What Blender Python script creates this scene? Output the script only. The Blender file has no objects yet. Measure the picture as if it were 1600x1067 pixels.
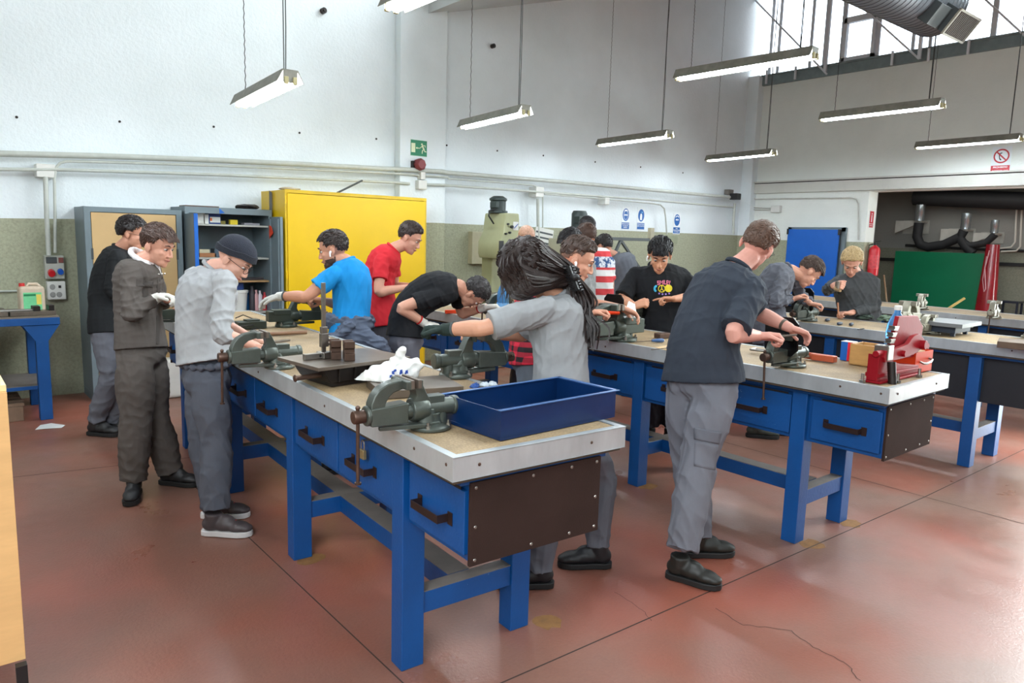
import bpy, math, random
import numpy as np
from mathutils import Vector, Matrix, noise
sc = bpy.context.scene
random.seed(7)
# ---------------------------------------------------------------- camera
CAM_H = 1.615; FPX = 1138.5; YAW = 39.32; PITCH = 8.14; ROLL = 1.64
_y, _p, _r = (math.radians(a) for a in (YAW, PITCH, ROLL))
FW = Vector((math.sin(_y)*math.cos(_p), math.cos(_y)*math.cos(_p), -math.sin(_p)))
_rt = Vector((math.cos(_y), -math.sin(_y), 0)); _up = _rt.cross(FW)
RT = _rt*math.cos(_r)+_up*math.sin(_r); UP = -_rt*math.sin(_r)+_up*math.cos(_r)
CP = Vector((0, 0, CAM_H))
cd = bpy.data.cameras.new('camera'); cam = bpy.data.objects.new('camera', cd); sc.collection.objects.link(cam)
cd.sensor_width = 36; cd.sensor_fit = 'HORIZONTAL'; cd.lens = FPX/1600*36; cd.clip_start = .05; cd.clip_end = 200
cam.matrix_world = Matrix((( RT.x, UP.x, -FW.x, CP.x), (RT.y, UP.y, -FW.y, CP.y), (RT.z, UP.z, -FW.z, CP.z), (0, 0, 0, 1)))
sc.camera = cam
# ---------------------------------------------------------------- light and exposure
w = bpy.data.worlds.new('sky'); sc.world = w; w.use_nodes = True
w.node_tree.nodes['Background'].inputs[0].default_value = (.86, .93, 1, 1)
w.node_tree.nodes['Background'].inputs[1].default_value = 3.0
sc.view_settings.view_transform = 'Standard'; sc.view_settings.look = 'None'
sc.view_settings.exposure = .70; sc.view_settings.gamma = 1.0; sc.view_settings.use_curve_mapping = False
sc.cycles.use_denoising = True; sc.cycles.max_bounces = 7; sc.cycles.diffuse_bounces = 4
sc.cycles.sample_clamp_indirect = 6.0; sc.cycles.caustics_reflective = False; sc.cycles.caustics_refractive = False
def area(name, loc, size, energy, direction, color=(.9, .96, 1)):
    l = bpy.data.lights.new(name, 'AREA'); l.shape = 'RECTANGLE'; l.size, l.size_y = size; l.energy = energy; l.color = color
    o = bpy.data.objects.new(name, l); sc.collection.objects.link(o); o.location = loc
    o.rotation_euler = Vector(direction).to_track_quat('-Z', 'Y').to_euler(); return o
# daylight just outside the saw-tooth roof glazing (right and left bay strips of windows)
area('skylight_right_bay', (12.75, 1.0, 6.1), (1.9, 14), 1080, (-1, 0, -.36), (.90, 1, .98))
area('skylight_left_bay', (5.55, 1.0, 5.7), (1.5, 14), 430, (-1, 0, -.4), (.92, 1, .98))
area('skylight_near_bay', (-2.6, -1.5, 4.9), (3.0, 6.0), 230, (.9, .35, -.38), (.9, .97, 1))  # unseen fill light added behind the camera to brighten the right wall
# unseen light added under the welding bay ceiling to brighten the bay
area('bay_ceiling_light', (13.9, 4.6, 2.7), (1.2, 3.0), 13, (0, 0, -1), (1, .97, .9))
# ---------------------------------------------------------------- measuring helpers: photo pixel -> point of the place
def ray(u, v): return FW+RT*((u-800)/FPX)-UP*((v-533.5)/FPX)
def dep(u, v, D): return CP+ray(u, v)*D
def atz(u, v, z=0.0): r = ray(u, v); return CP+r*((z-CAM_H)/r.z)
def aty(u, v, y): r = ray(u, v); return CP+r*(y/r.y)
def atx(u, v, x): r = ray(u, v); return CP+r*(x/r.x)
def depth_of(P): return (Vector(P)-CP).dot(FW)
# ---------------------------------------------------------------- materials
MC = {}
def lin(c): return tuple((x/255/12.92 if x/255 <= .04045 else ((x/255+.055)/1.055)**2.4) for x in c)+(1,)
def mat(name, rgb, rough=.55, metal=0.0, var=.12, vs=6.0, bump=0.0, bs=40.0, emit=None, trans=0.0, alpha=None, coat=0.0, stretch=(1, 1, 1), spec=.5):
    if name in MC: return MC[name]
    m = bpy.data.materials.new(name); m.use_nodes = True; nt = m.node_tree; N = nt.nodes; L = nt.links
    b = N['Principled BSDF']; c = lin(rgb); b.inputs['Roughness'].default_value = rough; b.inputs['Metallic'].default_value = metal
    b.inputs['Specular IOR Level'].default_value = spec
    tc = N.new('ShaderNodeTexCoord'); mp = N.new('ShaderNodeMapping'); mp.inputs['Scale'].default_value = stretch
    L.new(tc.outputs['Object'], mp.inputs[0])
    if var > 0:
        n = N.new('ShaderNodeTexNoise'); n.inputs['Scale'].default_value = vs; n.inputs['Detail'].default_value = 5; n.inputs['Roughness'].default_value = .62
        L.new(mp.outputs[0], n.inputs[0])
        r = N.new('ShaderNodeMapRange'); r.inputs['From Min'].default_value = .3; r.inputs['From Max'].default_value = .7
        r.inputs['To Min'].default_value = 1-var; r.inputs['To Max'].default_value = 1+var; L.new(n.outputs[0], r.inputs[0])
        x = N.new('ShaderNodeVectorMath'); x.operation = 'SCALE'; x.inputs[0].default_value = c[:3]; L.new(r.outputs[0], x.inputs['Scale'])
        L.new(x.outputs[0], b.inputs['Base Color'])
        m['_c'] = 1
    else: b.inputs['Base Color'].default_value = c
    if bump > 0:
        n2 = N.new('ShaderNodeTexNoise'); n2.inputs['Scale'].default_value = bs; n2.inputs['Detail'].default_value = 4; L.new(mp.outputs[0], n2.inputs[0])
        bp = N.new('ShaderNodeBump'); bp.inputs['Strength'].default_value = bump; bp.inputs['Distance'].default_value = .01
        L.new(n2.outputs[0], bp.inputs['Height']); L.new(bp.outputs[0], b.inputs['Normal'])
    if emit: b.inputs['Emission Color'].default_value = lin(emit[0]); b.inputs['Emission Strength'].default_value = emit[1]
    if trans: b.inputs['Transmission Weight'].default_value = trans; b.inputs['IOR'].default_value = 1.25
    if alpha is not None: b.inputs['Alpha'].default_value = alpha
    if coat: b.inputs['Coat Weight'].default_value = coat; b.inputs['Coat Roughness'].default_value = .15
    MC[name] = m; return m
def math_(nt, op, a, b=None, c=None):
    n = nt.nodes.new('ShaderNodeMath'); n.operation = op
    for i, q in enumerate((a, b, c)):
        if q is None: continue
        if isinstance(q, (int, float)): n.inputs[i].default_value = q
        else: nt.links.new(q, n.inputs[i])
    return n.outputs[0]
def mixc(nt, f, a, b):
    n = nt.nodes.new('ShaderNodeMix'); n.data_type = 'RGBA'
    for s, q in ((0, f), (6, a), (7, b)):
        if isinstance(q, (int, float)): n.inputs[s].default_value = q
        elif isinstance(q, tuple): n.inputs[s].default_value = q
        else: nt.links.new(q, n.inputs[s])
    return n.outputs[2]
def nz(nt, vec, scale, detail=4, lo=.3, hi=.7, rough=.6):
    n = nt.nodes.new('ShaderNodeTexNoise'); n.inputs['Scale'].default_value = scale; n.inputs['Detail'].default_value = detail; n.inputs['Roughness'].default_value = rough
    nt.links.new(vec, n.inputs[0]); r = nt.nodes.new('ShaderNodeMapRange'); r.inputs['From Min'].default_value = lo; r.inputs['From Max'].default_value = hi
    nt.links.new(n.outputs[0], r.inputs[0]); return r.outputs[0]
def newmat(name):
    m = bpy.data.materials.new(name); m.use_nodes = True; nt = m.node_tree
    g = nt.nodes.new('ShaderNodeNewGeometry'); s = nt.nodes.new('ShaderNodeSeparateXYZ'); nt.links.new(g.outputs['Position'], s.inputs[0])
    MC[name] = m; return m, nt, nt.nodes['Principled BSDF'], g.outputs['Position'], s.outputs
def bumpn(nt, b, h, strength, dist=.01):
    bp = nt.nodes.new('ShaderNodeBump'); bp.inputs['Strength'].default_value = strength; bp.inputs['Distance'].default_value = dist
    nt.links.new(h, bp.inputs['Height']); nt.links.new(bp.outputs[0], b.inputs['Normal'])
# painted wall: white above, sage green dado below
def wallmat(name, white, green, line):
    m, nt, b, pos, s = newmat(name)
    mr = nt.nodes.new('ShaderNodeMapRange'); mr.inputs['From Min'].default_value = .6; mr.inputs['From Max'].default_value = 5.1
    mr.inputs['To Min'].default_value = line[0]; mr.inputs['To Max'].default_value = line[1]; nt.links.new(s[0], mr.inputs[0])
    f = math_(nt, 'GREATER_THAN', s[2], mr.outputs[0])
    n1 = nz(nt, pos, 1.1, 5); n2 = nz(nt, pos, 42, 4, .4, .75)
    wc = mixc(nt, n1, lin(tuple(int(x*.955) for x in white)), lin(white))
    gc = mixc(nt, n2, lin(green), lin(tuple(int(x*.86) for x in green)))
    nt.links.new(mixc(nt, f, gc, wc), b.inputs['Base Color']); b.inputs['Roughness'].default_value = .6
    h = nz(nt, pos, 28, 3, .3, .7); bumpn(nt, b, h, .35, .006); return m
WALL = wallmat('plastered_wall', (234, 242, 245), (166, 168, 142), (1.653, 1.768))
WALLR = wallmat('plastered_wall_right', (236, 240, 234), (166, 168, 142), (1.70, 1.70))
# floor: worn red-oxide concrete
m, nt, b, pos, s = newmat('red_concrete'); FLOOR = m
n1 = nz(nt, pos, .38, 4, .36, .64, .55); n2 = nz(nt, pos, 1.7, 5, .3, .7); n3 = nz(nt, pos, 70, 3, .35, .7); n4 = nz(nt, pos, .8, 3, .46, .66); n5 = nz(nt, pos, 7, 6, .3, .75, .75)
c1 = mixc(nt, n1, lin((126, 98, 84)), lin((152, 86, 68))); c2 = mixc(nt, math_(nt, 'MULTIPLY', n2, .45), c1, lin((132, 106, 94)))
c3 = mixc(nt, math_(nt, 'MULTIPLY', n5, .30), c2, lin((106, 72, 60)))
c4 = mixc(nt, math_(nt, 'MULTIPLY', n4, .45), mixc(nt, math_(nt, 'MULTIPLY', n3, .12), c3, lin((70, 48, 42))), lin((166, 82, 62)))
nt.links.new(c4, b.inputs['Base Color'])
rr = nt.nodes.new('ShaderNodeMapRange'); rr.inputs['To Min'].default_value = .26; rr.inputs['To Max'].default_value = .52; nt.links.new(n2, rr.inputs[0]); nt.links.new(rr.outputs[0], b.inputs['Roughness'])
bumpn(nt, b, n3, .12, .004)
# particle-board bench top with oil stains
m, nt, b, pos, s = newmat('particle_board'); BOARD = m
n1 = nz(nt, pos, 120, 2, .35, .7); n2 = nz(nt, pos, 3.2, 5, .45, .72)
nt.links.new(mixc(nt, math_(nt, 'MULTIPLY', n2, .75), mixc(nt, n1, lin((178, 154, 118)), lin((140, 118, 88))), lin((104, 90, 72))), b.inputs['Base Color']); b.inputs['Roughness'].default_value = .6
BLUE = mat('blue_enamel', (0, 72, 136), .48, 0, .1, 5, .12, 60)
# chipped paint specks on the blue enamel
nt = BLUE.node_tree; b = nt.nodes['Principled BSDF']; src = b.inputs['Base Color'].links[0].from_socket
tc = nt.nodes.new('ShaderNodeTexCoord'); ch = nz(nt, tc.outputs['Object'], 55, 2, .77, .775)
nt.links.new(mixc(nt, ch, src, lin((96, 128, 150))), b.inputs['Base Color'])
DUSTY = mat('dusty_paint', (112, 104, 98), .7, 0, .15, 8)
TRIM = mat('galvanised_edge', (182, 188, 190), .36, .4, .2, 5, .08, 24, stretch=(1, 1, .35))
BROWN = mat('brown_phenolic_board', (54, 40, 36), .85, 0, .1, 6, .1, 200, spec=.08)
BLACKP = mat('black_panel', (24, 26, 32), .5, 0, .1, 4)
UNDER = mat('raw_ply_edge', (78, 66, 54), .8, 0, .2, 10)
IRON = mat('dark_iron', (44, 38, 36), .45, .5, .25, 20)
RUST = mat('brown_steel', (92, 72, 62), .4, .7, .2, 25)
VISE = mat('green_grey_vise_paint', (82, 88, 82), .34, .45, .15, 9, .08, 60)
VISEL = mat('worn_beige_vise_paint', (140, 136, 120), .38, .35, .2, 12, .1, 60)
VISED = mat('flat_green_vise_paint', (60, 68, 60), .42, .3, .15, 9)
STEEL = mat('worn_steel', (150, 146, 140), .3, .9, .15, 12)
STEELD = mat('dark_plate_steel', (112, 102, 92), .38, .55, .2, 7)
PLASW = mat('white_plastic', (218, 218, 212), .4, 0, .04)
GREY = mat('grey_steel_paint', (112, 126, 132), .45, .1, .08, 5)
GREYD = mat('dark_grey_paint', (66, 72, 74), .5, .1, .08, 5)
BLACK = mat('black_rubber', (22, 22, 24), .5, 0, .1)
WHITE = mat('white_paint', (226, 228, 226), .5, 0, .05)
PIPE = mat('painted_conduit', (184, 188, 180), .45, 0, .08, 14)
CREAM = mat('cream_wall_paint', (204, 204, 196), .6, 0, .05, 3)
# ---------------------------------------------------------------- mesh helpers
def basis(d):
    d = Vector(d).normalized(); a = Vector((0, 0, 1)) if abs(d.z) < .9 else Vector((1, 0, 0))
    x = a.cross(d).normalized(); return x, d.cross(x), d
class MB:
    def __init__(s): s.v = []; s.f = []; s.m = []; s.k = 0
    def add(s, v, f):
        o = len(s.v); s.v += [tuple(p) for p in v]; s.f += [tuple(i+o for i in q) for q in f]; s.m += [s.k]*len(f); return s
    def box(s, x0, x1, y0, y1, z0, z1, M=None):
        v = [Vector((x, y, z)) for z in (z0, z1) for y in (y0, y1) for x in (x0, x1)]
        if M: v = [M @ p for p in v]
        return s.add(v, [(0, 2, 3, 1), (4, 5, 7, 6), (0, 1, 5, 4), (2, 6, 7, 3), (0, 4, 6, 2), (1, 3, 7, 5)])
    def bar(s, a, b, w, h=None, roll=0):
        a, b = Vector(a), Vector(b); x, y, d = basis(b-a); h = h or w
        if roll: q = Matrix.Rotation(roll, 3, d); x, y = q @ x, q @ y
        M = Matrix(((x.x, y.x, d.x, a.x), (x.y, y.y, d.y, a.y), (x.z, y.z, d.z, a.z), (0, 0, 0, 1)))
        return s.box(-w/2, w/2, -h/2, h/2, 0, (b-a).length, M)
    def tube(s, pts, r, seg=10, cap=True):
        pts = [Vector(p) for p in pts]; n = len(pts); rs = r if isinstance(r, (list, tuple)) else [r]*n
        v = []; f = []; x = None
        for i, p in enumerate(pts):
            t = (pts[min(i+1, n-1)]-pts[max(i-1, 0)])
            if t.length < 1e-9: t = Vector((0, 0, 1))
            t.normalize()
            if x is None: x = basis(t)[0]
            x = (x-t*x.dot(t)).normalized(); y = t.cross(x)
            for k in range(seg):
                a = 2*math.pi*k/seg; v.append(p+(x*math.cos(a)+y*math.sin(a))*rs[i])
        for i in range(n-1):
            for k in range(seg):
                k2 = (k+1) % seg; f.append((i*seg+k, i*seg+k2, (i+1)*seg+k2, (i+1)*seg+k))
        if cap: f.append(tuple(range(seg))[::-1]); f.append(tuple((n-1)*seg+k for k in range(seg)))
        return s.add(v, f)
    def cyl(s, a, b, r, r2=None, seg=20): return s.tube([a, b], [r, r if r2 is None else r2], seg)
    def prism(s, poly, y0, y1, M=None, plane='xz'):
        n = len(poly)
        mk = {'xz': lambda p, t: Vector((p[0], t, p[1])), 'xy': lambda p, t: Vector((p[0], p[1], t)), 'yz': lambda p, t: Vector((t, p[0], p[1]))}[plane]
        v = [mk(p, y0) for p in poly]+[mk(p, y1) for p in poly]
        if M: v = [M @ p for p in v]
        return s.add(v, [tuple(range(n)), tuple(range(2*n-1, n-1, -1))]+[(i, i+n, (i+1) % n+n, (i+1) % n) for i in range(n)])
    def ball(s, c, r, seg=12, rings=8, M=None):
        if not isinstance(r, (list, tuple)): r = (r, r, r)
        v = []; f = []
        for i in range(rings+1):
            th = math.pi*i/rings
            for k in range(seg):
                a = 2*math.pi*k/seg; p = Vector((r[0]*math.sin(th)*math.cos(a), r[1]*math.sin(th)*math.sin(a), r[2]*math.cos(th)))
                v.append((M @ p if M else p)+Vector(c))
        for i in range(rings):
            for k in range(seg):
                k2 = (k+1) % seg; f.append((i*seg+k, (i+1)*seg+k, (i+1)*seg+k2, i*seg+k2))
        return s.add(v, f)
    def lathe(s, prof, c=(0, 0, 0), seg=20):
        v = []; f = []; n = len(prof)
        for (r, z) in prof:
            for k in range(seg): a = 2*math.pi*k/seg; v.append((c[0]+r*math.cos(a), c[1]+r*math.sin(a), c[2]+z))
        for i in range(n-1):
            for k in range(seg): k2 = (k+1) % seg; f.append((i*seg+k, i*seg+k2, (i+1)*seg+k2, (i+1)*seg+k))
        f.append(tuple(range(seg))[::-1]); f.append(tuple((n-1)*seg+k for k in range(seg)))
        return s.add(v, f)
    def build(s, name, material, parent=None, bevel=0.0, smooth=False, off=None, seg=2):
        me = bpy.data.meshes.new(name); v = s.v
        if off is not None: ox = Vector(off); v = [Vector(p)-ox for p in v]
        me.from_pydata([tuple(p) for p in v], [], s.f)
        for q in (material if isinstance(material, (list, tuple)) else [material]): me.materials.append(q)
        if any(s.m): me.polygons.foreach_set('material_index', s.m)
        import bmesh
        bm = bmesh.new(); bm.from_mesh(me); bmesh.ops.remove_doubles(bm, verts=bm.verts, dist=1e-6); bmesh.ops.recalc_face_normals(bm, faces=bm.faces); bm.to_mesh(me); bm.free()
        if smooth or bevel: me.shade_smooth(); 
        o = bpy.data.objects.new(name, me); sc.collection.objects.link(o)
        if smooth or bevel:
            me.set_sharp_from_angle(angle=math.radians(42))
        if bevel:
            md = o.modifiers.new('bevel', 'BEVEL'); md.width = bevel; md.segments = seg; md.limit_method = 'ANGLE'; md.angle_limit = math.radians(42); md.harden_normals = True
        if parent: o.parent = parent
        return o
def tag(o, label, cat, group=None, kind=None):
    o['label'] = label; o['category'] = cat
    if group: o['group'] = group
    if kind: o['kind'] = kind
    return o
def thing(name, label, cat, loc=(0, 0, 0), rotz=0.0, group=None):
    o = bpy.data.objects.new(name, None); sc.collection.objects.link(o); o.location = loc; o.rotation_euler = (0, 0, rotz); o.empty_display_size = .1
    return tag(o, label, cat, group)
def struct(o): o['kind'] = 'structure'; return o
def dup(root, loc, rotz, label):
    r = root.copy(); sc.collection.objects.link(r); r.location = loc; r.rotation_euler = (0, 0, rotz); r['label'] = label
    for ch in list(root.children):
        c = ch.copy(); sc.collection.objects.link(c); c.parent = r
        for g in list(ch.children): d = g.copy(); sc.collection.objects.link(d); d.parent = c
    return r
V = Vector
R_ = math.radians
# ================================================================ THE ROOM
YW, XR = 7.996, 12.061
X0, X1, Y0 = -4.0, 17.5, -7.0
struct(MB().box(X0-.3, X1+.3, Y0-.3, YW+.3, -.2, 0).build('floor', FLOOR))
def zroofR(x): return 4.34+.29*(x-5.27)
# back wall, gable to the roof slopes
mb = MB()
mb.prism([(X0, 0), (XR+.2, 0), (XR+.2, zroofR(XR+.2)+.2), (5.0, 4.3), (5.0, 6.6), (X0, 3.9)], YW, YW+.25)
struct(mb.build('wall_back', WALL))
struct(MB().box(4.62, 5.285, YW-.12, YW+.01, 0, 4.75).build('wall_pillar', WALL, bevel=.01))
# right wall: window strip above, opening into the welding bay below
mb = MB(); T0 = .30; OY = 5.70; OZ = 2.515
mb.box(XR, XR+T0, OY, YW+.25, 0, 4.43); mb.box(XR, XR+T0, Y0, OY, OZ, 4.43); mb.box(XR, XR+T0, Y0, -2.2, 0, OZ)
struct(mb.build('wall_right', WALLR))
struct(MB().box(XR-.16, XR+.02, YW-.22, YW+.02, 0, 4.6).build('wall_corner_pillar', WALL, bevel=.01))
# beam band over the opening
struct(MB().box(XR-.07, XR+.01, Y0, YW-.22, 2.53, 2.70).build('trim_1', CREAM, bevel=.004))
struct(MB().box(XR-.06, XR+.01, Y0, YW-.22, 2.70, 2.715).build('trim_3', IRON)); struct(MB().box(XR-.10, XR+.01, Y0, YW-.22, 2.715, 2.74).build('trim_4', CREAM, bevel=.004))  # dark strip put in for the shadow line under the top ledge
# other walls, out of sight, close the room
struct(MB().box(X0-.25, X0, Y0, YW+.25, 0, 4.3).build('wall_left', WALL))
struct(MB().box(X0-.25, XR+.3, Y0-.25, Y0, 0, 6.6).build('wall_front', WALL))
ROOF = mat('grey_white_roof_panel', (196, 200, 200), .7, 0, .06, 2)
def roof(x0, z0, x1, z1, nm):
    m_ = MB(); m_.prism([(x0, z0), (x1, z1), (x1, z1+.12), (x0, z0+.12)], Y0-.25, YW+.25); return struct(m_.build(nm, ROOF))
roof(5.0, zroofR(5.0), XR+.5, zroofR(XR+.5), 'ceiling'); 
m_ = MB(); m_.prism([(-1.2, 4.75), (5.15, 6.45), (5.15, 6.57), (-1.2, 4.87)], Y0-.25, YW+.25)
m_.prism([(X0-.3, 3.85), (-1.2, 4.75), (-1.2, 4.87), (X0-.3, 3.97)], 1.5, YW+.25)
struct(m_.build('ceiling', ROOF))
# valley beam below the left bay's glazing
struct(MB().box(4.9, 5.24, Y0, YW, 4.40, 4.62).build('ceiling_beam', CREAM, bevel=.01))
# ---- windows of the right wall
FRAME = mat('pale_window_frame', (222, 226, 232), .5, 0, .04)
SILL = mat('grey_green_sill_beam', (128, 142, 144), .55, .2, .12, 8, .2, 30)
GLASS = mat('window_glass', (245, 250, 255), .05, 0, 0, trans=1.0); GLASS.node_tree.nodes['Principled BSDF'].inputs['IOR'].default_value = 1.02
struct(MB().box(XR-.06, XR+.1, Y0, YW-.2, 4.43, 4.60).box(XR-.09, XR+.02, Y0, YW-.2, 4.58, 4.61).build('window_sill', SILL, bevel=.004))
ZT = 6.15
ys = [7.72, 7.56, 6.95, 6.70, 6.39, 5.82, 5.27, 5.02, 4.18, 3.5, 2.6, 1.7, .8, -.1, -1, -2, -3, -4, -5, -6]
mb = MB()
for i, y in enumerate(ys):
    wd = .036 if i in (4, 5, 8) else .022
    mb.box(XR+.03, XR+.06, y-wd, y+wd, 4.58, ZT)
mb.box(XR+.02, XR+.09, Y0, YW, ZT-.08, ZT+.1)
o = struct(mb.build('window_1', FRAME))
fr = MB(); yA, yB = 6.36, 5.84    # the hinged sash
fr.box(XR-.03, XR+.05, yB, yA, 5.22, 5.31).box(XR-.03, XR+.05, yB, yA, 4.62, 4.68).box(XR-.03, XR+.05, yB, yB+.05, 4.62, 5.3).box(XR-.03, XR+.05, yA-.05, yA, 4.62, 5.3)
s_ = fr.build('window_sash', FRAME, o)
MB().box(XR+.055, XR+.062, Y0, YW-.3, 4.6, ZT).build('window_pane', GLASS, o)
mb = MB()
for (a, c_) in (((1172, -8), (1292, 116)), ((1334, 0), (1436, 92)), ((1536, -4), (1610, 64))):
    A = atx(*a, XR-.14); B = atx(*c_, XR-.14); mb.bar(A, B, .026)
for u, y0 in ((1289, 112), (1436, 92)):
    A = atx(u, y0, XR-.14); mb.bar(A, (A.x, A.y, 6.2), .045)
for u, vt, vb in ((1197, 110, 131), (1242, 104, 124), (1393, 80, 102), (1450, 76, 96), (1512, 62, 85)):
    A = atx(u, vb, XR-.1); B = atx(u, vt, XR-.1); mb.bar(A, (A.x, A.y, B.z), .03)
o = struct(mb.build('window_brace', FRAME))
# ---- welding bay beyond the opening
AX = 15.2; AL = 7.3
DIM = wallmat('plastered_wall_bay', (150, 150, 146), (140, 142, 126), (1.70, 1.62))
struct(MB().box(XR+T0, AX+.2, AL, AL+.2, 0, 3.0).build('wall_bay_left', DIM))
struct(MB().box(AX+.0, AX+.2, -2.4, AL+.2, 0, 3.0).build('wall_bay_back', DIM))
struct(MB().box(XR+T0, AX+.2, -2.4, -2.2, 0, 3.0).build('wall_bay_right', DIM))
struct(MB().box(XR+T0, AX+.2, -2.4, AL+.2, 2.75, 2.9).build('ceiling_bay', mat('soot_dark_ceiling', (60, 62, 68), .8)))  # one dark grey tone over the whole bay ceiling
struct(MB().box(XR+T0, XR+T0+.02, OY, AL+.2, 0, 2.9).build('wall_bay_front', DIM))
# ---- door recess on the right wall
a = atx(1236, 355, XR); c_ = atx(1322, 354, XR)
mb = MB(); mb.box(XR-.05, XR+.02, c_.y-.03, c_.y+.05, 0, a.z).box(XR-.05, XR+.02, a.y-.05, a.y+.02, 0, a.z).box(XR-.05, XR+.02, c_.y-.03, a.y+.02, a.z-.07, a.z)
d = struct(mb.build('door_1', GREY, bevel=.004)); MB().box(XR-.02, XR-.001, c_.y+.04, a.y-.04, 0, a.z-.06).build('door_leaf', GREY, d)
# ---- floor joints and cracks
mb = MB(); JM = mat('joint_shadow_grey', (58, 44, 38), .9, 0, .2, 30)  # dark brown of the joints and cracks themselves
def strip(pts, w_):
    for p, q in zip(pts, pts[1:]):
        p, q = V(p), V(q); n = V((-(q-p).y, (q-p).x, 0)).normalized()*w_/2
        mb.add([p-n, p+n, q+n, q-n], [(0, 3, 2, 1)])
zj = .0012
strip([(X0, 2.05, zj), (1.8, 1.90, zj), (5.05, 1.83, zj), (XR, 1.83, zj)], .007)
strip([(X0, 5.9, zj), (.383, 5.487, zj), (1.386, 5.307, zj), (XR, 5.3, zj)], .006)
for x in (1.27, 5.05, 8.85): strip([(x, Y0, zj), (x, 7.9, zj)], .006)
o = struct(mb.build('floor_joint', JM))
mb = MB()
def crack(us, w_):
    pts = [atz(u, v, zj) for u, v in us]; out = [pts[0]]
    for p, q in zip(pts, pts[1:]):
        for k in range(1, 7): r = p.lerp(q, k/6); out.append(r+V((random.uniform(-.006, .006), random.uniform(-.006, .006), 0)))
    strip(out, w_)
crack([(1118, 950), (1160, 975), (1235, 985), (1270, 1010), (1320, 1035), (1345, 1064)], .003); crack([(960, 925), (1000, 950), (1020, 970)], .002)
struct(mb.build('floor_crack', JM))
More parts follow.
